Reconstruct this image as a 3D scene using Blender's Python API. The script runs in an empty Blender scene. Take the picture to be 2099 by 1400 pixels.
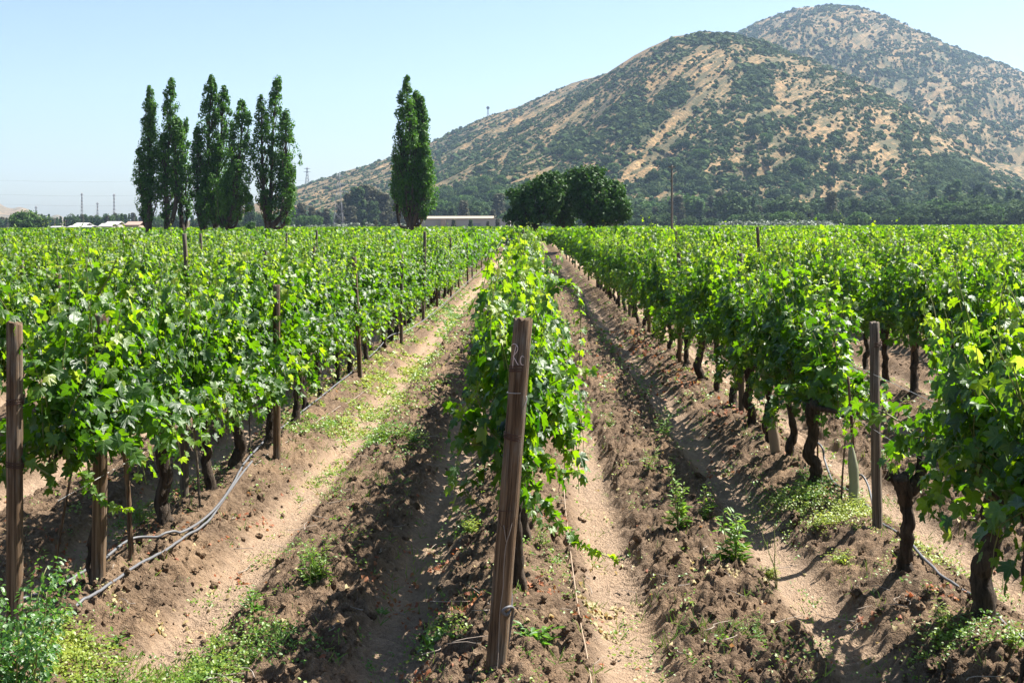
import bpy, math, random
import numpy as np
from math import radians, sin, cos, pi
random.seed(7)
RNG = np.random.default_rng(11)
sc = bpy.context.scene
COL = sc.collection

# ------------------------------------------------------------------ camera
F, VX, VY, H = 2500.0, 1085.0, 463.0, 2.2
ROLL = 0.0030
cd = bpy.data.cameras.new('camera'); cam = bpy.data.objects.new('camera', cd); COL.objects.link(cam)
cd.sensor_width = 36.0; cd.lens = 36.0 * F / 2099.0
cd.shift_x = -(VX - 1049.5) / 2099.0
cd.shift_y = -(700.0 - VY) / 2099.0
cd.clip_start = 0.05; cd.clip_end = 20000
cam.location = (0, 0, H)
cam.rotation_euler = (radians(90), ROLL, 0)
sc.camera = cam
# ------------------------------------------------------------------ world and sun
SUN_EL, SUN_AZ = radians(52), radians(60)          # azimuth clockwise from +Y (ahead)
w = bpy.data.worlds.new('World'); sc.world = w; w.use_nodes = True
wn = w.node_tree; wn.nodes.clear()
sky = wn.nodes.new('ShaderNodeTexSky'); sky.sky_type = 'NISHITA'; sky.sun_disc = False
sky.sun_elevation = SUN_EL; sky.sun_rotation = SUN_AZ
sky.altitude = 200; sky.air_density = 1.0; sky.dust_density = 1.2; sky.ozone_density = 1.9
bg = wn.nodes.new('ShaderNodeBackground'); bg.inputs[1].default_value = 0.053
wo = wn.nodes.new('ShaderNodeOutputWorld')
wn.links.new(sky.outputs[0], bg.inputs[0]); wn.links.new(bg.outputs[0], wo.inputs[0])
sd = bpy.data.lights.new('sun', 'SUN'); sd.energy = 5.0; sd.angle = radians(0.55); sd.color = (1.0, 0.95, 0.87)
sun = bpy.data.objects.new('sun', sd); COL.objects.link(sun)
sv = (sin(SUN_AZ) * cos(SUN_EL), cos(SUN_AZ) * cos(SUN_EL), sin(SUN_EL))
from mathutils import Vector
sun.rotation_euler = Vector(sv).to_track_quat('Z', 'Y').to_euler()
sc.view_settings.view_transform = 'Standard'; sc.view_settings.look = 'None'
sc.view_settings.exposure = 1.72; sc.view_settings.gamma = 1.0
sc.cycles.max_bounces = 6; sc.cycles.diffuse_bounces = 1; sc.cycles.transmission_bounces = 3
sc.cycles.volume_bounces = 0; sc.cycles.transparent_max_bounces = 6

# ------------------------------------------------------------------ helpers
def eff(px, py): return py - (px - VX) * ROLL
def gp(px, py, z=0.0):
    d = F * (H - z) / (eff(px, py) - VY)
    return ((px - VX) * d / F, d, z)
def pp(px, py, d): return ((px - VX) * d / F, d, H - (eff(px, py) - VY) * d / F)

def tag(o, label=None, cat=None, group=None, kind=None):
    if label: o['label'] = label
    if cat: o['category'] = cat
    if group: o['group'] = group
    if kind: o['kind'] = kind
    return o
def link(o, parent=None):
    COL.objects.link(o)
    if parent is not None: o.parent = parent
    return o
def empty(name, loc=(0, 0, 0), rz=0.0):
    o = bpy.data.objects.new(name, None); o.location = loc; o.rotation_euler = (0, 0, rz)
    o.empty_display_size = 0.2
    return link(o)

def make_mesh(name, V, FL, mats, smooth=True, tint=None, uv=None, midx=None, vattr=None):
    """V (n,3); FL list of (f,k) int arrays; tint per face list aligned with FL; uv per vertex"""
    me = bpy.data.meshes.new(name)
    V = np.ascontiguousarray(V, dtype=np.float32)
    FL = [np.asarray(f, dtype=np.int32) for f in FL if len(f)]
    loops = np.concatenate([f.ravel() for f in FL])
    tot = np.concatenate([np.full(len(f), f.shape[1], np.int32) for f in FL])
    st = np.concatenate([[0], np.cumsum(tot)[:-1]]).astype(np.int32)
    me.vertices.add(len(V)); me.vertices.foreach_set('co', V.ravel())
    me.loops.add(len(loops)); me.loops.foreach_set('vertex_index', loops)
    me.polygons.add(len(tot)); me.polygons.foreach_set('loop_start', st); me.polygons.foreach_set('loop_total', tot)
    me.polygons.foreach_set('use_smooth', np.full(len(tot), smooth))
    for m in (mats if isinstance(mats, (list, tuple)) else [mats]): me.materials.append(m)
    if midx is not None: me.polygons.foreach_set('material_index', np.asarray(midx, np.int32))
    me.update(calc_edges=True)
    if tint is not None:
        a = me.attributes.new('tint', 'FLOAT', 'FACE'); a.data.foreach_set('value', np.asarray(tint, np.float32))
    if uv is not None:
        l = me.uv_layers.new(name='UVMap'); l.data.foreach_set('uv', np.asarray(uv, np.float32)[loops].ravel())
    if vattr:
        for k, v in vattr.items():
            a = me.attributes.new(k, 'FLOAT', 'POINT'); a.data.foreach_set('value', np.asarray(v, np.float32))
    return me
def mobj(name, me, parent=None, loc=(0, 0, 0)):
    o = bpy.data.objects.new(name, me); o.location = loc
    return link(o, parent)

def nrm(a): return a / np.maximum(np.linalg.norm(a, axis=-1, keepdims=True), 1e-9)
def frames(N, T):
    """rotation matrices with z=N and x~T"""
    N = nrm(N); T = T - (T * N).sum(-1, keepdims=True) * N; T = nrm(T)
    B = np.cross(N, T)
    return np.stack([T, B, N], axis=-1)
def scatter(T, P, R, S):
    S = np.asarray(S, float)
    if S.ndim == 1: S = S[:, None]
    return (P[:, None, :] + np.einsum('nij,nmj->nmi', R, T[None] * S[:, None, :])).reshape(-1, 3)
def rep_faces(Fc, m, n):
    return (Fc[None] + (np.arange(n) * m)[:, None, None]).reshape(-1, Fc.shape[1])
def rnd_unit(n, r=None):
    r = r or RNG
    return nrm(r.normal(size=(n, 3)))

def vnoise(x, y, seed=0):
    xi = np.floor(x).astype(np.int64); yi = np.floor(y).astype(np.int64)
    fx = x - xi; fy = y - yi; fx = fx * fx * (3 - 2 * fx); fy = fy * fy * (3 - 2 * fy)
    def h(a, b):
        n = (a * 374761393 + b * 668265263 + seed * 1442695041) & 0x7fffffff
        n = ((n ^ (n >> 13)) * 1274126177) & 0x7fffffff
        return ((n ^ (n >> 16)) & 0xffff) / 65535.0
    a, b, c, d = h(xi, yi), h(xi + 1, yi), h(xi, yi + 1), h(xi + 1, yi + 1)
    return (a + (b - a) * fx) * (1 - fy) + (c + (d - c) * fx) * fy
def fbm(x, y, o=4, seed=0):
    s = 0; a = 0.5
    for i in range(o):
        s = s + a * vnoise(x * 2 ** i, y * 2 ** i, seed + i * 17); a *= 0.5
    return s
def clods(x, y, cell, seed):
    xi = np.floor(x / cell).astype(np.int64); yi = np.floor(y / cell).astype(np.int64)
    out = np.zeros_like(x)
    def h(a, b, s):
        n = (a * 73856093 ^ b * 19349663 ^ (s * 83492791)) & 0x7fffffff
        n = ((n ^ (n >> 13)) * 1274126177) & 0x7fffffff
        return ((n ^ (n >> 16)) & 0xffff) / 65535.0
    for dx in (-1, 0, 1):
        for dy in (-1, 0, 1):
            a = xi + dx; b = yi + dy
            px = (a + h(a, b, seed)) * cell; py = (b + h(a, b, seed + 1)) * cell
            r = cell * (0.35 + 0.6 * h(a, b, seed + 2))
            ang = h(a, b, seed + 3) * pi; e = 0.7 + 0.3 * h(a, b, seed + 4)
            ux = (x - px) * np.cos(ang) + (y - py) * np.sin(ang); uy = -(x - px) * np.sin(ang) + (y - py) * np.cos(ang)
            au, av = np.abs(ux), np.abs(uy) / e
            q = 1 - np.maximum(np.maximum(au, av), .72 * (au + av)) / r
            tilt = 1 + .75 * ux / r * (h(a, b, seed + 5) - .3)
            out = np.maximum(out, np.minimum(q * 1.9, .55 + .5 * q) * r * .8 * tilt * (q > 0))
    return out

# ------------------------------------------------------------------ material helpers
class NT:
    def __init__(s, name):
        s.m = bpy.data.materials.new(name); s.m.use_nodes = True
        s.t = s.m.node_tree; s.t.nodes.clear()
        s.out = s.n('ShaderNodeOutputMaterial')
    def n(s, ty, ins=None, **kw):
        nd = s.t.nodes.new(ty)
        for k, v in kw.items(): setattr(nd, k, v)
        for k, v in (ins or {}).items():
            if hasattr(v, 'is_output'): s.t.links.new(v, nd.inputs[k])
            else: nd.inputs[k].default_value = v
        return nd
    def l(s, a, b): s.t.links.new(a, b)
    def ramp(s, fac, stops, interp='LINEAR'):
        r = s.n('ShaderNodeValToRGB', {0: fac}); r.color_ramp.interpolation = interp
        e = r.color_ramp.elements
        while len(e) > 1: e.remove(e[-1])
        e[0].position = stops[0][0]; e[0].color = (*stops[0][1], 1)
        for p, c in stops[1:]:
            q = e.new(p); q.color = (*c, 1)
        return r.outputs[0]
    def mix(s, f, a, b, bt='MIX'):
        m = s.n('ShaderNodeMix', data_type='RGBA', blend_type=bt)
        for i, v in ((0, f), (6, a), (7, b)):
            if hasattr(v, 'is_output'): s.l(v, m.inputs[i])
            else: m.inputs[i].default_value = (*v, 1) if isinstance(v, tuple) and len(v) == 3 else v
        return m.outputs[2]
    def math(s, op, a, b=0.0, c=0.0):
        m = s.n('ShaderNodeMath', operation=op)
        for i, v in enumerate((a, b, c)):
            if hasattr(v, 'is_output'): s.l(v, m.inputs[i])
            else: m.inputs[i].default_value = v
        return m.outputs[0]
    def noise(s, vec, scale, detail=4, rough=0.55, dist=0.0):
        return s.n('ShaderNodeTexNoise', {'Vector': vec, 'Scale': scale, 'Detail': detail, 'Roughness': rough, 'Distortion': dist}).outputs[0]
    def coord(s, which='Object'): return s.n('ShaderNodeTexCoord').outputs[which]
    def mapping(s, vec, scale=(1, 1, 1), rot=(0, 0, 0)):
        return s.n('ShaderNodeMapping', {'Vector': vec, 'Scale': scale, 'Rotation': rot}).outputs[0]
    def bump(s, h, strength=0.4, dist=0.01):
        return s.n('ShaderNodeBump', {'Height': h, 'Strength': strength, 'Distance': dist}).outputs[0]
    def bsdf(s, col, rough=0.8, normal=None, spec=0.4, extra=None):
        ins = {'Base Color': col if hasattr(col, 'is_output') else (*col, 1), 'Roughness': rough, 'Specular IOR Level': spec}
        if normal is not None: ins['Normal'] = normal
        ins.update(extra or {})
        return s.n('ShaderNodeBsdfPrincipled', ins).outputs[0]
    def done(s, sh):
        s.l(sh, s.out.inputs[0]); return s.m

def leaf_mat(name, stops, trans, tmix=0.42, rough=0.38, veins=False, spec=0.5):
    t = NT(name)
    tint = t.n('ShaderNodeAttribute', attribute_name='tint').outputs['Fac']
    col = t.ramp(tint, stops)
    trc = t.ramp(tint, trans)
    normal = None
    if veins:
        uv = t.n('ShaderNodeUVMap').outputs[0]
        sp = t.n('ShaderNodeSeparateXYZ', {0: uv})
        a = t.math('ARCTAN2', sp.outputs[1], sp.outputs[0])
        r = t.math('SQRT', t.math('ADD', t.math('POWER', sp.outputs[0], 2.0), t.math('POWER', sp.outputs[1], 2.0)))
        p = t.math('PINGPONG', a, 0.48)
        dist = t.math('MULTIPLY', p, r)
        v = t.math('SUBTRACT', 1.0, t.math('SMOOTH_MIN', t.math('DIVIDE', dist, 0.022), 1.0, 0.2))
        v = t.math('MAXIMUM', v, 0.0)
        col = t.mix(t.math('MULTIPLY', v, 0.4), col, (0.16, 0.26, 0.06))
        nz = t.noise(uv, 9.0, 2)
        normal = t.bump(t.math('ADD', t.math('MULTIPLY', v, -0.7), nz), 0.28, 0.006)
    pb = t.bsdf(col, rough, normal, spec)
    tr = t.n('ShaderNodeBsdfTranslucent', {'Color': trc})
    if normal is not None: t.l(normal, tr.inputs['Normal'])
    mx = t.n('ShaderNodeMixShader', {0: tmix}); t.l(pb, mx.inputs[1]); t.l(tr.outputs[0], mx.inputs[2])
    return t.done(mx.outputs[0])

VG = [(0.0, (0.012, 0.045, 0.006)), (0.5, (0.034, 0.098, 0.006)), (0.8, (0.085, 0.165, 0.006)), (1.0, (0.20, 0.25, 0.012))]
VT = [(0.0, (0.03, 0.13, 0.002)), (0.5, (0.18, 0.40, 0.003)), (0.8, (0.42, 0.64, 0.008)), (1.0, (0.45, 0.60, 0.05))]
M_VINE = leaf_mat('vine leaf', VG, VT, 0.44, 0.47, True, 0.65)
M_VINEF = leaf_mat('far vine leaf', VG, VT, 0.42, 0.5, False, 0.45)
M_POP = leaf_mat('poplar leaf', [(0, (0.020, 0.066, 0.009)), (1, (0.075, 0.180, 0.02))], [(0, (0.06, 0.20, 0.01)), (1, (0.17, 0.40, 0.02))], 0.34, 0.55, False, 0.25)
M_ROUND = leaf_mat('broad tree leaf', [(0, (0.014, 0.044, 0.009)), (1, (0.055, 0.130, 0.018))], [(0, (0.04, 0.13, 0.01)), (1, (0.10, 0.24, 0.02))], 0.22, 0.6, False, 0.2)
M_FARL = leaf_mat('far tree leaf', [(0, (0.020, 0.050, 0.020)), (0.5, (0.038, 0.078, 0.024)), (1, (0.080, 0.115, 0.040))], [(0, (0.05, 0.10, 0.03)), (1, (0.12, 0.18, 0.06))], 0.2, 0.8, False, 0.1)
M_EUC = leaf_mat('grey brown eucalyptus leaf', [(0, (0.040, 0.045, 0.026)), (0.5, (0.075, 0.078, 0.045)), (1, (0.14, 0.125, 0.080))], [(0, (0.06, 0.09, 0.03)), (1, (0.14, 0.16, 0.06))], 0.2, 0.8, False, 0.1)
M_MIDG = leaf_mat('mid green tree leaf', [(0, (0.025, 0.065, 0.018)), (0.5, (0.055, 0.115, 0.026)), (1, (0.11, 0.17, 0.045))], [(0, (0.06, 0.14, 0.03)), (1, (0.16, 0.28, 0.06))], 0.22, 0.8, False, 0.1)
M_OLIVE = leaf_mat('grey olive leaf', [(0, (0.12, 0.15, 0.10)), (1, (0.22, 0.25, 0.18))], [(0, (0.10, 0.14, 0.06)), (1, (0.15, 0.2, 0.1))], 0.15, 0.6)
M_WEED = leaf_mat('weed leaf', [(0, (0.045, 0.12, 0.02)), (0.5, (0.10, 0.20, 0.025)), (1, (0.26, 0.32, 0.05))], [(0, (0.12, 0.34, 0.02)), (0.5, (0.25, 0.45, 0.03)), (1, (0.5, 0.55, 0.08))], 0.4, 0.45)
M_DRY = leaf_mat('dry leaf', [(0, (0.20, 0.055, 0.022)), (0.45, (0.30, 0.115, 0.045)), (0.55, (0.30, 0.23, 0.10)), (1, (0.38, 0.32, 0.16))], [(0, (0.5, 0.15, 0.05)), (1, (0.6, 0.5, 0.2))], 0.25, 0.7)
M_ROSE = leaf_mat('rose leaf', [(0, (0.03, 0.10, 0.02)), (1, (0.10, 0.20, 0.04))], [(0, (0.10, 0.32, 0.02)), (1, (0.25, 0.45, 0.05))], 0.35, 0.34, True, 0.6)
M_SCRUB = leaf_mat('hill scrub leaf', [(0, (0.018, 0.042, 0.012)), (0.5, (0.034, 0.068, 0.016)), (1, (0.080, 0.105, 0.030))], [(0, (0.05, 0.09, 0.03)), (1, (0.10, 0.14, 0.05))], 0.15, 0.85, False, 0.08)

def m_bark(name, c0, c1, sc_=1.0):
    t = NT(name); o = t.coord()
    v = t.mapping(o, (26 * sc_, 26 * sc_, 5 * sc_))
    n = t.noise(v, 1.0, 6, 0.65, 0.8); n2 = t.noise(o, 40 * sc_, 3)
    col = t.ramp(n, [(0.32, c0), (0.62, c1)])
    return t.done(t.bsdf(col, 0.92, t.bump(t.math('ADD', n, t.math('MULTIPLY', n2, 0.4)), 0.9, 0.02), 0.2))
M_BARK = m_bark('vine bark', (0.010, 0.007, 0.005), (0.075, 0.055, 0.040))
M_TBARK = m_bark('tree bark', (0.02, 0.016, 0.012), (0.085, 0.065, 0.045), 0.15)
M_CANE = NT('green cane'); M_CANE = M_CANE.done(M_CANE.bsdf((0.16, 0.17, 0.05), 0.6))
def m_wood(name, c0, c1, c2):
    t = NT(name); o = t.coord()
    v = t.mapping(o, (60, 60, 1.6)); n = t.noise(v, 1.0, 5, 0.6, 0.3)
    big = t.noise(t.mapping(o, (6, 6, 0.9)), 1.0, 3, 0.6, 0.6)
    fine = t.noise(t.mapping(o, (220, 220, 3)), 1.0, 3)
    col = t.ramp(n, [(0.3, c0), (0.52, c1), (0.72, c2)])
    col = t.mix(t.math('MULTIPLY', big, 0.4), col, c1)
    col = t.mix(t.ramp(t.noise(t.mapping(o, (9, 9, 2.2)), 1.0, 4, .7), [(.5, (0, 0, 0)), (.66, (.75, .75, .75))]), col, (0.17, 0.155, 0.13))
    crack = t.ramp(fine, [(0.36, (0.12, 0.11, 0.10)), (0.47, (1, 1, 1))])
    col = t.mix(0.8, col, crack, 'MULTIPLY')
    return t.done(t.bsdf(col, 0.85, t.bump(t.math('ADD', n, fine), 0.9, 0.008), 0.2))
M_POST_BR = m_wood('brown treated post', (0.036, 0.022, 0.012), (0.135, 0.084, 0.048), (0.29, 0.20, 0.125))
M_POST_GR = m_wood('weathered grey post', (0.060, 0.045, 0.035), (0.15, 0.115, 0.085), (0.27, 0.22, 0.165))
def plain(name, c, r=0.6, spec=0.4, metal=0.0):
    t = NT(name); o = t.coord(); n = t.noise(o, 30, 4)
    lo = tuple(x * 0.72 for x in c)
    col = t.mix(n, lo, c)
    return t.done(t.bsdf(col, r, None, spec, {'Metallic': metal}))
M_RUST = plain('rusty wire', (0.075, 0.035, 0.022), 0.75)
M_WIRE = plain('galvanised wire', (0.45, 0.44, 0.42), 0.5, 0.5, 0.6)
M_HOSE = plain('faded black hose', (0.13, 0.13, 0.14), 0.55)
M_CHALK = plain('chalk', (0.72, 0.58, 0.54), 0.95)
M_TWINE = plain('twine', (0.34, 0.28, 0.23), 0.9)
M_TAPE = plain('tan irrigation tape', (0.33, 0.24, 0.165), 0.7)
M_GUARD = plain('pale green grow tube', (0.26, 0.27, 0.17), 0.7)
M_POLE = plain('pole wood', (0.17, 0.14, 0.11), 0.9)
M_STEEL = plain('grey steel', (0.22, 0.23, 0.25), 0.6)
M_WHITE = plain('white painted sheet', (0.46, 0.45, 0.43), 0.6)
M_WALL = plain('grey rendered wall', (0.36, 0.35, 0.31), 0.85)
M_BEIGE = plain('beige render', (0.36, 0.29, 0.21), 0.85)
M_TERRA = plain('faded tile roof', (0.33, 0.23, 0.18), 0.85)
M_BLUE = plain('blue painted wall', (0.05, 0.15, 0.45), 0.7)
M_DARK = plain('dark opening', (0.03, 0.035, 0.04), 0.6)

# ------------------------------------------------------------------ rows layout
SP = 2.48; X0 = -0.09
BLOCK_A = (5.0, 101.0); BLOCK_B = (110.0, 345.0)
def row_x(k): return X0 + k * SP - (0.03 if k == -1 else 0)

def ground_h(x, y):
    ph = (x - X0) / SP; fr = ph - np.round(ph); u = fr * SP     # distance to nearest row
    au = np.abs(u)
    wob = (fbm(x * 0.9 + 3, y * 0.55, 3, 5) - 0.45)
    berm = 0.15 * np.exp(-(au / 0.27) ** 2 * 0.9)
    tr = np.exp(-((au - 0.64 - 0.07 * wob) / 0.20) ** 4)
    mid = np.exp(-((au - SP / 2) / 0.36) ** 4)
    z = berm - 0.055 * tr + 0.045 * mid
    roughm = (1 - tr) * (0.62 + 0.9 * np.clip(fbm(x * 1.3, y * 0.8, 3, 9) * 1.7 - 0.35, 0, 1) + 0.35 * mid)
    near = np.clip((60 - y) / 30, 0, 1)
    blk = np.where(((y > -5) & (y < 102)) | ((y > 109) & (y < 346)), 1.0, 0.0)
    z = (z - 0.13) * blk
    cl = np.zeros_like(z); sel = (y > 4) & (y < 45) & (np.abs(x) < 14)
    xs, ys = x[sel], y[sel]
    wx = xs + 0.05 * (vnoise(xs * 19, ys * 19, 3) - .5); wy = ys + 0.04 * (vnoise(xs * 19, ys * 19, 4) - .5)
    cl[sel] = clods(wx, wy, 0.13, 21) * 0.50 + clods(wx, wy, 0.075, 31) * 0.75 + clods(wx, wy, 0.04, 41) * 0.9
    z = z + cl * np.clip(roughm, 0, 1.3) * .95 * near
    z = z + 0.035 * wob + 0.02 * (fbm(x * 7, y * 7, 3, 15) - 0.45) * roughm
    # tyre tread ripples in the tracks
    tread = np.sin((y + 0.10 * np.sin(x * 9) + 0.12 * vnoise(x * 5, y * 5, 8)) * 2 * pi / 0.085)
    z = z + 0.016 * tr * tread * near * np.clip(vnoise(x * 2.1, y * 1.3, 77) * 2, 0, 1)
    return z, tr * blk, berm * blk
def gz(x, y):
    a, _, _ = ground_h(np.array([float(x)]), np.array([float(y)])); return float(a[0])
def gzs(x, y):
    # smooth base height (no clods) sampled as local mean
    xs = np.array([x - .05, x, x + .05, x, x], float); ys = np.array([y, y, y, y - .05, y + .05], float)
    return float(ground_h(xs, ys)[0].mean())

def axis(segs):
    out = [segs[0][0]]
    for a, b, s in segs:
        n = max(1, int(round((b - a) / s))); out += list(np.linspace(a, b, n + 1)[1:])
    return out
xs = axis([(-2500, -400, 700), (-400, -80, 20), (-80, -46, 2), (-46, -13, 0.28), (-13, -3.5, 0.055), (-3.5, 3.6, 0.0125),
           (3.6, 13, 0.055), (13, 46, 0.28), (46, 80, 2), (80, 400, 20), (400, 2500, 700)])
ys = [-60, -30, -12, -6, -2, 0, 1.5, 3.0, 4.0]
y = 4.0
while y < 400:
    y += max(0.0125, 0.00040 * y * y) if y < 60 else max(1.4, (y - 60) * 0.06)
    ys.append(y)
ys += [500, 700, 1000, 1500, 2500, 4000]
xs = np.array(xs); ys = np.array(ys)
GX, GY = np.meshgrid(xs, ys)
gzv, gtr, gbm = ground_h(GX.ravel(), GY.ravel())
nx, ny = len(xs), len(ys)
ii = (np.arange(ny - 1)[:, None] * nx + np.arange(nx - 1)[None]).ravel()
GF = np.stack([ii, ii + 1, ii + nx + 1, ii + nx], 1)
t = NT('vineyard soil'); o = t.coord()
tr_ = t.n('ShaderNodeAttribute', attribute_name='track').outputs['Fac']
n1 = t.noise(o, 1.6, 5, 0.6); n2 = t.noise(o, 22, 5, 0.65); n3 = t.noise(o, 120, 4, 0.6)
c_cl = t.ramp(n2, [(0.28, (0.068, 0.044, 0.028)), (0.5, (0.135, 0.091, 0.059)), (0.72, (0.235, 0.166, 0.111))])
c_tr = t.ramp(n2, [(0.3, (0.275, 0.195, 0.135)), (0.7, (0.41, 0.300, 0.212))])
c = t.mix(t.math('MULTIPLY', tr_, 0.85), c_cl, c_tr)
c = t.mix(t.ramp(n1, [(0.46, (0, 0, 0)), (0.66, (.8, .8, .8))]), c, t.mix(0.4, c, (0.3732, 0.2456, 0.1456)))
speck = t.ramp(n3, [(0.62, (0, 0, 0)), (0.70, (1, 1, 1))])
c = t.mix(t.math('MULTIPLY', speck, 0.35), c, (0.34, 0.26, 0.16))
M_SOIL = t.done(t.bsdf(c, 0.95, t.bump(t.math('ADD', t.math('ADD', n2, t.math('MULTIPLY', t.noise(o, 52, 3, .6), 0.8)), t.math('MULTIPLY', n3, 0.5)), 1.0, 0.032), 0.15))
g = mobj('ground', make_mesh('ground', np.stack([GX.ravel(), GY.ravel(), gzv], 1), [GF], M_SOIL, True, vattr={'track': gtr}))
tag(g, kind='structure')

# ------------------------------------------------------------------ tube builder
def tubes(paths, ns=8, rough=0.0, seed=0, cap=True):
    """paths: list of (pts (n,3), radii (n)) -> V, faces lists"""
    V = []; Q = []; Tt = []; off = 0
    r = np.random.default_rng(seed)
    for pts, rad in paths:
        pts = np.asarray(pts, float); rad = np.asarray(rad, float) * np.ones(len(pts)); n = len(pts)
        tan = nrm(np.gradient(pts, axis=0))
        ref = np.array([0.31, 0.95, 0.05]) if abs(tan[0][2]) > 0.6 else np.array([0.05, 0.1, 1.0])
        a = nrm(ref - (tan @ ref)[:, None] * tan); b = np.cross(tan, a)
        ang = np.linspace(0, 2 * pi, ns, endpoint=False)
        rr = rad[:, None] * np.ones(ns)[None]
        if rough > 0:
            ridge = r.normal(size=ns) * rough
            rr = rr * (1 + ridge[None] + r.normal(size=(n, ns)) * rough * 0.6 + (r.normal(size=n) * rough * 0.5)[:, None])
        P = pts[:, None] + (np.cos(ang)[None, :, None] * a[:, None] + np.sin(ang)[None, :, None] * b[:, None]) * rr[:, :, None]
        V.append(P.reshape(-1, 3))
        i = np.arange(n - 1)[:, None] * ns; j = np.arange(ns)[None]; j2 = (j + 1) % ns
        Q.append(np.stack([i + j, i + j2, i + ns + j2, i + ns + j], -1).reshape(-1, 4) + off)
        base = off; off += n * ns
        if cap:
            V.append(pts[[0, -1]]); c0, c1 = off, off + 1; off += 2
            j = np.arange(ns); j2 = (j + 1) % ns
            Tt.append(np.stack([base + j2, base + j, np.full(ns, c0)], 1))
            e = base + (n - 1) * ns
            Tt.append(np.stack([e + j, e + j2, np.full(ns, c1)], 1))
    return np.concatenate(V), [np.concatenate(Q)] + ([np.concatenate(Tt)] if Tt else [])
def tube_obj(name, paths, mat, parent=None, ns=8, rough=0.0, seed=0, loc=(0, 0, 0)):
    V, Fs = tubes(paths, ns, rough, seed)
    return mobj(name, make_mesh(name, V, Fs, mat), parent, loc)
def smooth_path(pts, n):
    pts = np.asarray(pts, float); m = len(pts)
    if m < 3: return np.linspace(pts[0], pts[-1], n)
    e = np.vstack([2 * pts[0] - pts[1], pts, 2 * pts[-1] - pts[-2]])
    out = []
    for u in np.linspace(0, m - 1 - 1e-6, n):
        i = int(u); f = u - i; p0, p1, p2, p3 = e[i:i + 4]
        out.append(0.5 * (2 * p1 + (p2 - p0) * f + (2 * p0 - 5 * p1 + 4 * p2 - p3) * f * f + (3 * p1 - p0 - 3 * p2 + p3) * f ** 3))
    return np.array(out)

# ------------------------------------------------------------------ leaf templates
half = [(0, .62), (9, .52), (18, .44), (25, .34), (33, .40), (42, .50), (51, .57), (60, .49), (70, .40), (80, .33), (91, .41), (103, .47), (116, .44), (132, .38), (150, .31), (168, .17)]
ol = [(a, r) for a, r in half] + [(-a, r) for a, r in reversed(half[1:])]
def leaf_template(ol, fold=0.35, droop=0.45, wave=0.05, seed=1):
    r_ = np.random.default_rng(seed)
    P = [(0, 0, 0)]
    for a, r in ol:
        a = radians(a); x, y = r * cos(a), r * sin(a)
        z = fold * abs(y) - droop * (x * x if x > 0 else x * x * .5) - droop * 0.9 * y * y + wave * r_.normal()
        P.append((x, y, z))
    n = len(ol)
    Fc = np.array([(0, i + 1, (i + 1) % n + 1) for i in range(n)])
    return np.array(P), Fc
LEAVES = [leaf_template(ol, f, d, w_, s) for s, (f, d, w_) in enumerate([(0.35, 0.5, 0.02), (0.1, 0.8, 0.03), (0.55, 0.2, 0.025), (-0.1, 0.5, 0.035)])]
oval = [(0, .5), (30, .36), (60, .27), (90, .23), (120, .22), (150, .18), (180, .2)]
OV = leaf_template([(a, r) for a, r in oval] + [(-a, r) for a, r in reversed(oval[1:-1])], 0.3, 0.3, 0.0)
hexo = [(0, .6), (50, .5), (110, .46), (180, .3), (-110, .46), (-50, .5)]
HX = leaf_template(hexo, 0.35, 0.4, 0.02, 3)
QD = (np.array([(-.5, -.35, 0), (.5, -.35, 0.08), (.5, .35, 0), (-.5, .35, .08)]), np.array([(0, 1, 2, 3)]))

def leaf_cloud(name, P, N, T, S, tint, mat, templ, r=None):
    """several template shapes mixed"""
    V = []; Fs = []; tt = []; UV = []; off = 0
    templ = templ if isinstance(templ, list) else [templ]
    which = np.arange(len(P)) % len(templ)
    for k, (Tv, Tf) in enumerate(templ):
        s = which == k
        if not s.any(): continue
        R = frames(N[s], T[s]); n = int(s.sum())
        V.append(scatter(Tv, P[s], R, np.repeat(S[s][:, None], 3, 1)))
        Fs.append(rep_faces(Tf, len(Tv), n) + off); off += n * len(Tv)
        tt.append(np.repeat(tint[s], len(Tf))); UV.append(np.tile(Tv[:, :2], (n, 1)))
    k = Fs[0].shape[1]
    return make_mesh(name, np.concatenate(V), [np.concatenate(Fs)], mat, True, np.concatenate(tt), np.concatenate(UV))

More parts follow.
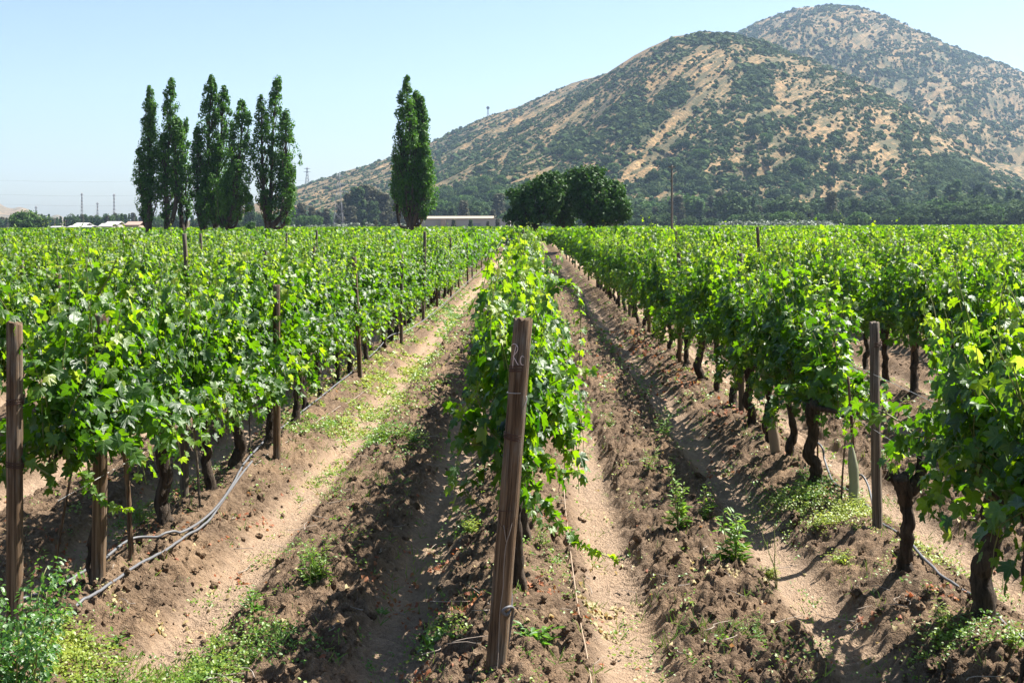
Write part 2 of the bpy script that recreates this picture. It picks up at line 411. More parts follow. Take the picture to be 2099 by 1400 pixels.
# ------------------------------------------------------------------ grapevine
def vine_foliage(seed, length=1.4, dens=1.0, droop=0.35, top=1.0, wide=1.0, zmin=.52):
    r = np.random.default_rng(seed)
    P, N, T, S, C = [], [], [], [], []; canes = []
    ns = int(31 * dens)
    for i in range(ns):
        y0 = (i + r.uniform(0, 1)) / ns * length - length / 2
        sgn = r.choice([-1, 1])
        p = np.array([r.uniform(-.05, .05), y0, 0.80 + r.uniform(-.06, .08)])
        dr = r.uniform() < droop
        if dr:
            d = np.array([sgn * r.uniform(.5, .95) * wide, r.uniform(-.35, .35), r.uniform(.35, 1.0)]); L = r.uniform(.6, 1.0); g_ = r.uniform(.16, .27)
        else:
            d = np.array([sgn * r.uniform(.0, .30) * wide, r.uniform(-.22, .22), 1.0]); L = min(r.gamma(18, .052), 1.35) * top; g_ = r.uniform(.0, .05)
        d = d / np.linalg.norm(d); pts = [p.copy()]; step = 0.062; n = int(L / step)
        ph = r.uniform(0, 2 * pi)
        for j in range(n):
            f = j / n
            d = d + np.array([r.normal() * .05, r.normal() * .05, -g_ * (0.4 + 1.4 * f)])
            if not dr and f > .75: d = d + np.array([sgn * .06, 0, -.05])
            if not dr and abs(p[0]) > .24 * wide: d[0] -= np.sign(p[0]) * .10
            if dr and abs(p[0]) > .36 * wide: d[0] *= .5
            d = d / np.linalg.norm(d); p = p + d * step; pts.append(p.copy())
            if p[2] < zmin: break
            for q in range(2 if f < .85 else 1):
                ph += pi + r.normal() * .5
                out = np.array([cos(ph) * 1.0, sin(ph) * .8, 0.15]); out[0] += sgn * .35 if dr else np.sign(p[0] + r.normal() * .08) * .5
                out /= np.linalg.norm(out)
                pl = r.uniform(.05, .11) * (1 - .5 * f)
                lp = p + out * pl + np.array([0, 0, r.uniform(-.02, .03)])
                size = (0.124 if q == 0 else 0.088) * (1 - .55 * max(0, f - .45) / .55) * r.uniform(.75, 1.15)
                if f > .9: size *= .6
                nn = out * r.uniform(.3, 1.0) + np.array([0, 0, r.uniform(.15, .9)]) + r.normal(size=3) * .30
                tt = out * .7 + np.array([0, 0, -r.uniform(.3, 1.1)]) + r.normal(size=3) * .25
                P.append(lp); N.append(nn); T.append(tt); S.append(size)
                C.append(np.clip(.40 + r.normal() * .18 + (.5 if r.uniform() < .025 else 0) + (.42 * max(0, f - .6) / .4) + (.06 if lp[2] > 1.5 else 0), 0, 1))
        canes.append((np.array(pts)[::2] if len(pts) > 5 else np.array(pts), np.linspace(.0055, .0022, len(pts[::2]) if len(pts) > 5 else len(pts))))
    nf = int(165 * dens)
    for i in range(nf):
        p = np.array([r.normal() * .13 * wide, r.uniform(-length / 2, length / 2), r.uniform(max(.6, zmin + .05), 1.58 * (0.5 + 0.5 * top))])
        sx = np.sign(p[0]) or 1
        P.append(p); N.append(np.array([sx * .8, 0, .5]) + r.normal(size=3) * .5); T.append(np.array([sx * .3, 0, -1]) + r.normal(size=3) * .3)
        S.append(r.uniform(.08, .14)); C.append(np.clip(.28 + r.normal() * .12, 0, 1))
    P, N, T, S, C = map(np.array, (P, N, T, S, C))
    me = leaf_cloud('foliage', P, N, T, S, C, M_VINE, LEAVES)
    V, Fs = tubes(canes, 4, 0, seed, cap=False)
    cm = make_mesh('cane', V, Fs, M_CANE)
    return me, cm
def vine_trunk(seed, rad=0.055, lean=0.0, arms=True, h=0.78):
    r = np.random.default_rng(seed)
    n = 15; z = np.linspace(-.08, h, n)
    a = np.cumsum(r.normal(size=(n, 2)) * .014, 0); a -= a[0]
    pts = np.stack([a[:, 0] + lean * z * .4, a[:, 1] + lean * z, z], 1)
    f = (z - z[0]) / (z[-1] - z[0])
    R = rad * (1.0 + 0.75 * np.exp(-f * 9) + .45 * np.exp(-((f - .93) / .13) ** 2)) * (1 - .12 * f)
    paths = [(smooth_path(pts, 30), np.interp(np.linspace(0, 1, 30), f, R))]
    if arms:
        top = pts[-1]
        for s in (-1, 1):
            e = [top + [0, 0, -.03], top + [r.normal() * .02, s * .16, .04 + r.normal() * .02], top + [r.normal() * .03, s * .38, .05 + r.normal() * .02], top + [r.normal() * .03, s * .62, .04]]
            paths.append((smooth_path(e, 12), np.linspace(rad * .75, rad * .32, 12)))
        for q in range(5):
            b = top + np.array([r.normal() * .03, r.uniform(-.4, .4), .03]); e = b + np.array([r.normal() * .06, r.normal() * .05, r.uniform(.06, .14)])
            paths.append((smooth_path([b, (b + e) / 2 + r.normal(size=3) * .01, e], 5), np.linspace(.016, .008, 5)))
    V, Fs = tubes(paths, 12, .10, seed)
    return make_mesh('trunk', V, Fs, M_BARK)

NV = 14
FOL = [vine_foliage(100 + i, 1.42, 1.0 + .06 * (i % 3), 0.26 + .04 * (i % 4), 0.93 + .045 * (i % 4), 0.82 + .08 * (i % 3)) for i in range(NV)]
TRK = [vine_trunk(300 + i, random.uniform(.040, .062), random.uniform(-.22, .22)) for i in range(8)]
ORD = lambda n: f"{n}{'th' if 10 <= n % 100 <= 20 else {1: 'st', 2: 'nd', 3: 'rd'}.get(n % 10, 'th')}"
NUMW = ['centre', 'first', 'second', 'third', 'fourth', 'fifth', 'sixth', 'seventh', 'eighth', 'ninth', 'tenth', '11th', '12th', '13th', '14th', '15th', '16th', '17th', '18th', '19th', '20th', '21st', '22nd', '23rd', '24th', '25th', '26th', '27th', '28th', '29th', '30th']
def rowname(k):
    if k == 0: return 'the centre row'
    return f"the {NUMW[abs(k)]} row {'left' if k < 0 else 'right'} of the centre row"
near_rows = {
    0: [7.25, 8.35, 9.5, 10.7, 11.9],
    -1: [7.35, 8.85, 9.9, 10.9, 12.0],
    1: [4.9, 5.75, 6.68, 7.62, 10.2, 11.2, 12.1, 13.2],
}
DIND = 46.0
vines = []
for k in range(-20, 21):
    x = row_x(k); lst = list(near_rows.get(k, []))
    y = lst[-1] + 1.2 if lst else max(6.3 + .4 * ((k * 7) % 3), (abs(x) - 1.3) / 0.425)
    if k > 0 and not lst: y = max(5.5, (abs(x) - 2.6) / 0.425)
    while y < DIND: lst.append(y); y += random.uniform(1.12, 1.36)
    for n, yy in enumerate(lst): vines.append((k, n + 1, yy, x))
vines = [v for v in vines if v[2] < DIND]
vines.sort(key=lambda v: v[2]); vines = vines[:300]
DIND_ROW = {}
for v in vines: DIND_ROW[v[0]] = max(DIND_ROW.get(v[0], 0), v[2])
DEND = vines[-1][2]
SPECIAL = {(1, 4): 'stub'}
stub_tr = None
for i, (k, n, yy, x) in enumerate(vines):
    e = empty('grapevine', (x + random.uniform(-.04, .04), yy, gzs(x, yy) - 0.02))
    tag(e, f"leafy grapevine, {ORD(n)} from the camera in {rowname(k)}", 'grapevine', 'grapevines trained along the vineyard rows')
    flip = random.random() < .5
    e.rotation_euler = (0, 0, pi if flip else 0)
    s = random.uniform(.90, 1.09) if random.random() < .88 else random.uniform(.78, .9)
    if yy < 10: s = random.uniform(.97, 1.05)
    e.scale = (random.uniform(.76, 1.02), 1.0, s)
    vi = random.randrange(NV); ti = random.randrange(8)
    if (k, n) == (1, 3):
        e.scale = (.80, 1.0, 1.0); e.rotation_euler = (0, 0, 0); e.location.x += .07; e.location.y -= .08
        tm = vine_trunk(901, .064, 0.02, True, .80)
        e['label'] = 'thick trunked grapevine at the right, its dark bark bare below the shaded leaves'
    elif (k, n) == (1, 4):
        tm = vine_trunk(905, .043, -.05, False, .62); e.rotation_euler = (0, 0, 0); e.scale = (1, 1, 1)
        V, Fs = tubes([(smooth_path([(-.02, -.05, .52), (-.07, -.02, .60), (-.12, 0, .63)], 8), np.linspace(.045, .05, 8)),
                       (smooth_path([(0, -.04, .52), (.08, 0, .60), (.11, .03, .72)], 8), np.linspace(.045, .03, 8))], 10, .12, 5)
        V0 = np.empty(len(tm.vertices) * 3, np.float32); tm.vertices.foreach_get('co', V0)
        tm2 = make_mesh('arm', V, Fs, M_BARK)
        mobj('trunk_arm', tm2, e)
        fm, cm = vine_foliage(951, .16, .10, .5, .32, .5)
        fo = mobj('foliage', fm, e, (.06, .02, .02)); mobj('cane', cm, e, (.06, .02, .02)); mobj('trunk', tm, e)
        e['label'] = 'short forked vine stump with one small leafy sprout beside the grey post'
        continue
    elif (k, n) == (-1, 2):
        tm = vine_trunk(903, .058, -.16, True, .80); e.rotation_euler = (0, 0, 0)
        e['label'] = 'grapevine with thick dark twisted trunk behind the grey hose, left row'
    elif (k, n) == (-1, 1): tm = vine_trunk(904, .022, .1)
    else: tm = TRK[ti]
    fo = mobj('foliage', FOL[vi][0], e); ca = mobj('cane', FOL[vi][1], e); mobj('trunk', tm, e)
    if k == 0 and n == 1:
        fm, cm = vine_foliage(777, 1.5, 1.4, .26, 1.0, .66, .56); fo.data = fm; ca.data = cm; e.rotation_euler = (0, 0, 0)
        e['label'] = 'full grapevine hugging the back of the chalk marked end post'
    if k == 0 and n in (2, 3):
        fm, cm = vine_foliage(770 + n, 1.5, 1.2, .28, 1.0, .76); fo.data = fm; ca.data = cm
    if k == 1 and n in (1, 2, 3):
        fm, cm = vine_foliage(780 + n, 1.0 if n == 3 else 1.4, 1.0 if n == 3 else 1.35, .30, .98, .78 if n == 3 else 1.05, .70); fo.data = fm; ca.data = cm
    if k == -1 and n in (1, 2, 3, 4):
        fm, cm = vine_foliage(790 + n, 1.35 if n == 1 else 1.8 if n == 2 else 1.5, 1.4, .34, 1.0, 1.0, .66); fo.data = fm; ca.data = cm

def trailing(name, pts, seed, parent, label, size=.11, tint=.5):
    r = np.random.default_rng(seed); q = np.array(pts, float); L = np.linalg.norm(np.diff(q, axis=0), axis=1).sum(); n = max(6, int(L / .045))
    p = smooth_path(q, n); P, N, T, S, C = [], [], [], [], []
    for i in range(n):
        f = i / n
        for k in range(2):
            a = r.uniform(0, 2 * pi); o_ = nrm(np.array([cos(a), sin(a), .25]))
            P.append(p[i] + o_ * .018); N.append(o_ * .5 + [0, 0, .7] + r.normal(size=3) * .3); T.append(o_ * .7 + [0, 0, -.6] + r.normal(size=3) * .2); S.append(size * (1.1 - .6 * f) * r.uniform(.7, 1.2)); C.append(np.clip(tint + .3 * f + r.normal() * .12, 0, 1))
    loc = np.array(parent.location)
    rot = -parent.rotation_euler.z; c, s_ = cos(rot), sin(rot)
    def tl(v):
        v = (np.array(v) - loc) ; v = np.stack([v[..., 0] * c - v[..., 1] * s_, v[..., 0] * s_ + v[..., 1] * c, v[..., 2]], -1); return v / np.array(parent.scale)
    me = leaf_cloud(name, tl(P), np.array(N), np.array(T), np.array(S), np.array(C), M_VINE, LEAVES); me.materials.append(M_CANE)
    V, Fs = tubes([(tl(p), np.linspace(.006, .003, n))], 5); m2 = make_mesh('cane', V, Fs, M_CANE); m2.polygons.foreach_set('material_index', np.ones(len(m2.polygons), np.int32))
    import bmesh as bm_; b_ = bm_.new(); b_.from_mesh(me); b_.from_mesh(m2); b_.to_mesh(me); b_.free(); bpy.data.meshes.remove(m2)
    mobj(name, me, parent)
VB = {(k, n): e_ for (k, n, *_), e_ in zip(vines, [o for o in COL.objects if o.name.split('.')[0] == 'grapevine'])}
c1 = VB[(0, 1)]
trailing('trailing_shoot', [pp(1085, 985, 6.9), pp(1120, 1040, 6.8), pp(1160, 1090, 6.7), pp(1205, 1125, 6.55), pp(1265, 1150, 6.45)], 1, c1, '')
trailing('trailing_shoot', [pp(1100, 920, 6.9), pp(1140, 965, 6.8), pp(1185, 970, 6.7)], 2, c1, '')
trailing('trailing_shoot', [pp(1100, 640, 7.3), pp(1140, 585, 7.3), pp(1178, 590, 7.2), pp(1190, 660, 7.2), pp(1186, 745, 7.2)], 3, c1, '', .09, .45)
trailing('trailing_shoot', [pp(1000, 960, 6.9), pp(960, 985, 6.8), pp(950, 1010, 6.8), pp(985, 1040, 6.8)], 4, c1, '', .10, .3)
trailing('trailing_shoot', [pp(1060, 1000, 6.7), pp(1085, 1030, 6.6), pp(1100, 1065, 6.6), pp(1125, 1085, 6.6)], 5, c1, '', .10)
l1 = VB[(-1, 1)]
trailing('trailing_shoot', [pp(150, 930, 7.2), pp(180, 990, 7.1), pp(215, 1030, 7.05), pp(262, 1040, 7.0)], 6, l1, '', .10, .5)
trailing('trailing_shoot', [pp(120, 860, 7.2), pp(100, 930, 7.1), pp(105, 1000, 7.1)], 7, l1, '', .10, .4)
trailing('trailing_shoot', [pp(200, 600, 7.3), pp(225, 560, 7.3), pp(240, 520, 7.3)], 8, l1, '', .10, .6)

# ------------------------------------------------------------------ the vines beyond (one mass)
def far_foliage():
    P, S, C, Nn = [], [], [], []
    r = np.random.default_rng(5)
    def seg(x, y0, y1, per, size, zlo, zhi, wd):
        n = int((y1 - y0) * per)
        if n < 1: return
        yy = r.uniform(y0, y1, n); u = r.uniform(0, 1, n) ** .7
        topz = 1.42 + .48 * vnoise(yy * 1.6, np.full(n, x * 3.1), 3) + .42 * (vnoise(yy * 6, np.full(n, x * 5.3), 4) - .3)
        z = zlo + (topz + zhi - zlo) * u
        xx = x + r.normal(size=n) * wd * (1 - .3 * u)
        P.append(np.stack([xx, yy, z], 1)); S.append(r.uniform(.75, 1.25, n) * size)
        Nn.append(np.stack([np.sign(xx - x) * .8, np.zeros(n), np.full(n, .55)], 1) + r.normal(size=(n, 3)) * .45)
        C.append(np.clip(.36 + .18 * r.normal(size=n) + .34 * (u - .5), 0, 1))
    for k in range(-62, 63):
        x = row_x(k); ys_ = (abs(x) - 2.5) / .425
        a = max(ys_, DIND_ROW.get(k, 0) + .6 if k in DIND_ROW else 5)
        b = BLOCK_A[1] - 2.5 * vnoise(np.array([k * .7]), np.array([2.0]), 1)[0]
        if a < b:
            for (s0, s1, per, size) in ((0, 62, 190, .17), (62, 101, 105, .22)):
                q0, q1 = max(a, s0), min(b, s1)
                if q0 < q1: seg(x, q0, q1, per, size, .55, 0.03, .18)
    yr = BLOCK_B[0]
    while yr < BLOCK_B[1]:
        per, size = (40, .33) if yr < 160 else (16, .48) if yr < 240 else (9, .62)
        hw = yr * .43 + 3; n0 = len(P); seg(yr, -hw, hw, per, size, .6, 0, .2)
        P[n0] = P[n0][:, [1, 0, 2]]; Nn[n0] = Nn[n0][:, [1, 0, 2]] * [1, -1, 1]; yr += SP
    P = np.concatenate(P); S = np.concatenate(S); C = np.concatenate(C); Nn = np.concatenate(Nn)
    T = np.stack([np.sign(Nn[:, 0]) * .3, np.zeros(len(P)), -np.ones(len(P))], 1) + r.normal(size=(len(P), 3)) * .5
    return leaf_cloud('far_grapevines', P, Nn, T, S, C, M_VINEF, HX)
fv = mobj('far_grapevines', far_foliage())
tag(fv, 'mass of green vine rows stretching away across the far vineyard', 'vineyard rows', kind='stuff')

# ------------------------------------------------------------------ posts
def make_post(h, r0, r1, mat, seed, ns=18):
    r = np.random.default_rng(seed); n = 14
    z = np.linspace(-.25, h, n); rad = np.interp(z, [0, h], [r0, r1])
    ang = np.linspace(0, 2 * pi, ns, endpoint=False)
    shape = 1 + r.normal(size=ns) * .030
    cr = r.integers(0, ns); shape[cr] *= .84; shape[(cr + ns // 2 + 1) % ns] *= .87                      # a drying crack
    cx = np.cumsum(r.normal(size=n) * .0014); cy = np.cumsum(r.normal(size=n) * .0014)
    V = np.stack([cx[:, None] + np.cos(ang)[None] * rad[:, None] * shape[None], cy[:, None] + np.sin(ang)[None] * rad[:, None] * shape[None],
                  np.repeat(z[:, None], ns, 1) + (np.where(np.arange(n) == n - 1, 1, 0)[:, None] * r.normal(size=ns)[None] * .006)], -1).reshape(-1, 3)
    # bevelled cut top
    topr = V[-ns:].copy(); c = topr.mean(0); top2 = c + (topr - c) * .90; top2[:, 2] += .006
    V = np.concatenate([V, top2, [c + [0, 0, .004]]])
    i = np.arange(n)[:, None] * ns; j = np.arange(ns)[None]; j2 = (j + 1) % ns
    Q = np.stack([i + j, i + j2, i + ns + j2, i + ns + j], -1).reshape(-1, 4)
    tb = n * ns; ct = tb + ns; j = np.arange(ns)
    Tt = np.stack([tb + j, tb + (j + 1) % ns, np.full(ns, ct)], 1)
    me = make_mesh('post', V, [Q, Tt], mat, True)
    me.polygons.foreach_set('use_smooth', np.concatenate([np.ones(len(Q), bool), np.zeros(len(Tt), bool)]))
    return me
def ring(z, r, turns=1.0, wire=.002, tilt=.0, seed=0):
    rr = np.random.default_rng(seed); n = int(26 * turns); a = np.linspace(0, 2 * pi * turns, n)
    R = r + wire + rr.uniform(0, .0025, n)
    return (np.stack([np.cos(a) * R, np.sin(a) * R, z + tilt * np.cos(a) + .004 * np.sin(a * .43) + a / (2 * pi) * wire * 2.2], 1), np.full(n, wire))
def post_thing(x, y, h, r0, r1, mat, label, lean=(0, 0), seed=0, rings=(), cat='post', grp='wooden trellis posts in the vine rows'):
    e = empty('trellis_post', (x, y, gzs(x, y) - .01))
    e.rotation_euler = (lean[1], lean[0], random.uniform(-.1, .1))
    tag(e, label, cat, grp)
    mobj('pole', make_post(h, r0, r1, mat, seed), e)
    for q, zz in enumerate(rings):
        rad = r0 + (r1 - r0) * zz / h
        tube_obj('wire_tie', [ring(zz + dz, rad, 2.3, .0024, .006 * (-1) ** q, seed + q) for dz in (0, .011, .024)], M_RUST, e, 5)
    return e
# the marked end post of the centre row
PX, PY = gp(1013, 1388)[:2]
ce = post_thing(PX, PY, 1.715, .047, .0425, M_POST_BR, 'brown end post with chalk letters Ro in front of the centre row', (atan := math.atan2(.135, 1.70), 0), 3, (1.46 - .0, 1.125))
ce.rotation_euler = (0, atan, 0)
def on_post(u, z, off=.0045, h=1.715, r0=.047, r1=.0425):
    """u: sideways position on the side facing the camera"""
    r = r0 + (r1 - r0) * z / h
    u = max(-r * .99, min(r * .99, u)); return (u, -math.sqrt(max(r * r - u * u, 0)) - off, z)
def stroke(pts, wire=.0022):
    return (smooth_path([on_post(u, z) for u, z in pts], 24), np.full(24, wire))
pxm = 5.93 / F
def sp_(px, py):    # photo pixels of the chalk marks -> (u, z) on the post
    z = (1388 - py) * pxm; u = (px - (1013 + (1388 - py) * .0795)) * pxm
    return (u, z)
Rm = [sp_(*p) for p in [(1050.5, 764), (1052, 745), (1056, 725), (1058, 719)]]
Rb = [sp_(*p) for p in [(1048.5, 719), (1052, 716), (1057, 716), (1061, 721), (1060, 729), (1055, 736), (1051.5, 741), (1055, 746), (1059, 753), (1062, 757)]]
Oo = [sp_(*p) for p in [(1070, 738), (1067, 742), (1066, 750), (1069, 756), (1074, 755), (1076, 748), (1074, 741), (1070, 738)]]
Ot = [sp_(*p) for p in [(1076, 750), (1079, 754), (1083, 750), (1084, 744)]]
tube_obj('chalk_lettering', [stroke(q) for q in (Rm, Rb, Oo, Ot)], M_CHALK, ce, 5)
tube_obj('galvanised_tie', [ring((1388 - 818) * pxm, .044, 1.2, .0022, .004, 5),
    (smooth_path([(.044, -.012, 1.352), (.052, -.02, 1.33), (.046, -.03, 1.31), (.040, -.034, 1.30)], 8), np.full(8, .002))], M_WIRE, ce, 5)
tube_obj('dark_cord', [ring((1388 - 1058) * pxm, .0462, 1.0, .0018, .008, 6),
    (smooth_path([(-.042, -.02, .785), (-.035, -.035, .73), (-.005, -.049, .70), (.03, -.037, .75), (.043, -.02, .79)], 16), np.full(16, .0016))], M_RUST, ce, 5)
tube_obj('twine_end', [(smooth_path([on_post(.035, .79, .003), on_post(.018, .69, .006), on_post(.004, .62, .004), on_post(.002, .50, .005), on_post(.006, .42, .004), on_post(.0, .30, .004), on_post(.006, .12, .004), (.008, -.062, .0)], 40), np.full(40, .0021)),
    (smooth_path([on_post(.004, .64, .006), on_post(-.014, .72, .009)], 5), np.full(5, .0017))], M_TWINE, ce, 5)
hz = (1388 - 1258) * pxm
tube_obj('hose_loop', [(smooth_path([(.03, .045, hz + .16), (.052, .01, hz + .02), (.035, -.042, hz - .02), (.012, -.058, hz), (.035, -.055, hz + .02), (.058, -.02, hz + .01), (.062, .05, hz - .04), (.05, .09, hz - .22)], 40), np.full(40, .0075))], M_HOSE, ce, 8)

posts = []
def P_(px, py, h, r, mat, label, lean=(0, 0), seed=0, rings=()):
    x, y, _ = gp(px, py, 0.0); post_thing(x, y, h, r, r * .93, mat, label, lean, seed, rings); posts.append((x, y))
P_(1797, 1100, 1.47, .0375, M_POST_GR, 'tall grey weathered post standing bare in the first row right of centre', (-.006, 0), 11, (1.30,))
x, y = -2.80, 6.62
post_thing(x, y, 1.71, .043, .041, M_POST_BR, 'thick brown end post at the far left with two rusty wire ties', (.004, 0), 12, (1.27, .93)); posts.append((x, y))
P_(198, 1210, 1.62, .043, M_POST_BR, 'brown post half wrapped in leaves behind the grey hose, left row', (.012, 0), 13)
P_(566, 940, 1.64, .034, M_POST_BR, 'dark brown post rising above the leaves, left row before the bare trunks', (0, 0), 14)
P_(378, 1010, 0.95, .036, M_POST_GR, 'short grey post right behind the twisted dark trunk, left row', (-.02, 0), 15)
for k in range(-20, 21):
    x = row_x(k)
    start = {-1: 17.5, 0: 11.0, 1: 14.0}.get(k, max(6.5 + 1.7 * ((k * 5) % 3), (abs(x) + .15) / .425))
    if k == 2: start = 10.6
    if k == -2: start = 13.0
    y = start + (0 if k in (-2, -1, 0, 1, 2) else random.uniform(0, 4)); n = 0
    while y < 78:
        n += 1
        h = random.uniform(1.52, 1.82) if random.random() < .84 else random.uniform(1.9, 2.06); mt = M_POST_BR if random.random() < .45 else M_POST_GR
        if not hasattr(post_thing, 'bank'): post_thing.bank = {}
        key = (mt.name, random.randrange(4))
        if key not in post_thing.bank: post_thing.bank[key] = make_post(1.65, .036, .034, mt, 60 + len(post_thing.bank), 10)
        e = empty('trellis_post', (x + random.uniform(-.05, .05) + (.17 if k == -1 else 0), y, gzs(x, y) - .01))
        tag(e, f"wooden trellis post, {ORD(n)} along {rowname(k)}", 'post', 'wooden trellis posts in the vine rows')
        e.rotation_euler = (random.gauss(0, .02), random.gauss(0, .025), random.uniform(0, 6)); e.scale = (1, 1, h / 1.65)
        mobj('pole', post_thing.bank[key], e)
        y += random.uniform(4.6, 5.3)

# guard tube, stakes
x, y, _ = gp(1745, 1058, 0)
e = empty('vine_guard', (x, y, gzs(x, y) - .01)); tag(e, 'young vine in a pale green tube tied to a thin leaning stake', 'vine guard')
n = 16; zz = np.linspace(0, .50, n); tube_obj('grow_tube', [(np.stack([.012 * np.sin(zz * 9), .01 * np.cos(zz * 7), zz], 1), np.interp(zz, [0, .05, .2, .32, .42, .5], [.034, .036, .034, .036, .024, .010]))], M_GUARD, e, 12, .05, 3)
tube_obj('stake', [(smooth_path([(.01, .0, .42), (-.005, 0, .70), (-.028, 0, 1.0)], 8), np.linspace(.014, .010, 8))], M_POST_BR, e, 7, .05)
x, y, _ = gp(1590, 938, 0)
e = empty('vine_guard', (x, y, gzs(x, y) - .01)); tag(e, 'leaning pale tube guard under the leaves by a dark trunk', 'vine guard')
zz = np.linspace(0, .42, 12); tube_obj('grow_tube', [(np.stack([-.13 * zz, 0 * zz, zz], 1), np.interp(zz, [0, .2, .42], [.05, .052, .04]))], M_TAPE, e, 10, .06, 4)
def stake(px, py, h, lean, label, r=.012, mat=M_POST_BR):
    x, y, _ = gp(px, py, 0); o_ = tube_obj('vine_stake', [(smooth_path([(0, 0, -.1), (lean * .5, .01, h * .5), (lean, 0, h)], 10), np.linspace(r, r * .8, 10))], mat, None, 7, .08, int(px), (x, y, gzs(x, y)))
    tag(o_, label, 'stake', 'thin stakes beside the vines')
stake(268, 1163, .78, -.05, 'dark knobbly stake left of the twisted trunk behind the hose', .019)
stake(410, 1048, .95, -.08, 'thin pale stake leaning beside the short grey post, left row', .010, M_POST_GR)
stake(1722, 1048, .50, .04, 'thin dark stake between the tube guard and the thick trunk', .008)
stake(1675, 925, .30, 0, 'short dark peg at the bend of the raised hose', .010)
stake(512, 905, .45, -.02, 'slim stake between two trunks in the left row', .009, M_POST_GR)
stake(100, 1130, .75, .15, 'reddish slanting stem beside the far left end post', .010)

# ------------------------------------------------------------------ hoses, wires
def px_path(lst, side=0):
    out = []
    for q in lst:
        px, py, z = q; z -= .10; x, y, _ = gp(px, py, z); out.append((x, y, z))
    return out
def hose(name, lst, r, mat, label, cat, n=120):
    p = smooth_path(px_path(lst), n)
    g0 = ground_h(p[:, 0], p[:, 1])[0]; K_ = 13; g0 = np.convolve(np.pad(g0, K_ // 2, 'edge'), np.ones(K_) / K_, 'valid'); p[:, 2] = np.maximum(p[:, 2], g0 + r + (.022 if r > .008 else .0))
    # keep the same place in view after the lift: rebuild along the sight line is unnecessary at these heights
    o_ = tube_obj(name, [(p, np.full(n, r))], mat, None, 8); tag(o_, label, cat); return o_
hose('drip_hose', [(1030, 508, .35), (985, 552, .35), (935, 598, .34), (885, 642, .33), (838, 674, .30), (800, 686, .30), (775, 712, .22), (745, 740, .18), (705, 778, .16), (655, 818, .16), (600, 858, .17), (560, 884, .18), (520, 922, .18), (492, 962, .18), (458, 1015, .18), (425, 1052, .17), (380, 1082, .17), (330, 1095, .18), (266, 1100, .20), (200, 1148, .17), (130, 1188, .16), (60, 1215, .16), (-60, 1250, .16)],
     .0095, M_HOSE, 'long pale grey drip hose sagging along the trunks of the left row', 'hose', 420)
hose('drip_hose', [(515, 962, .10), (465, 1025, .09), (420, 1082, .08), (365, 1120, .09), (305, 1163, .10), (200, 1243, .10), (140, 1287, .08), (75, 1328, .07), (0, 1375, .07)],
     .0095, M_HOSE, 'short grey hose lying on the bare soil at the lower left', 'hose')
hose('twine_line', [(805, 742, .06), (745, 800, .06), (690, 838, .07), (620, 890, .07), (520, 960, .10)], .0035, M_TWINE, 'thin pale twine stretched over the soil below the left row', 'twine')
hose('drip_hose', [(1655, 900, .35), (1682, 918, .34), (1690, 950, .22), (1712, 1005, .12), (1740, 1020, .10), (1775, 1045, .10), (1800, 1088, .09), (1850, 1130, .09), (1900, 1180, .09), (1952, 1226, .09), (2010, 1268, .09), (2060, 1315, .09), (2120, 1345, .08), (2200, 1400, .08)],
     .0095, M_HOSE, 'grey drip hose winding past the bare trunks at the lower right', 'hose', 160)
hose('drip_hose', [(1752, 982, .18), (1765, 978, .22), (1778, 1000, .16), (1788, 1040, .09), (1800, 1085, .05)], .009, M_HOSE, 'grey hose arching up between the tube guard and the grey post', 'hose', 50)
hose('irrigation_tape', [(1152, 960, .10), (1157, 1040, .085), (1166, 1120, .08), (1176, 1200, .07), (1188, 1280, .06), (1200, 1340, .06), (1212, 1420, .06)], .0042, M_TAPE, 'straight tan tape half buried along the edge of the right tyre track', 'tape')
for k, z, y0, lab in ((-1, 1.12, 6.6, 'upper wire of the first row left of centre'), (-1, .72, 6.6, 'lower wire of the first row left of centre'),
                 (1, 1.15, 4.5, 'upper wire of the first row right of centre'), (1, .76, 4.5, 'lower wire of the first row right of centre'),
                 (0, 1.25, 5.95, 'wire running back from the chalk marked post'), (2, 1.1, 8.5, 'wire of the second row right of centre'), (-2, 1.1, 10, 'wire of the second row left of centre')):
    p = [(row_x(k) + .04 + random.uniform(-.01, .01), yy, z - .02 * (i % 2)) for i, yy in enumerate(np.arange(y0, 46, 2.5))]
    tag(tube_obj('trellis_wire', [(np.array(p), np.full(len(p), .0017))], M_WIRE, None, 5), lab, 'wire')

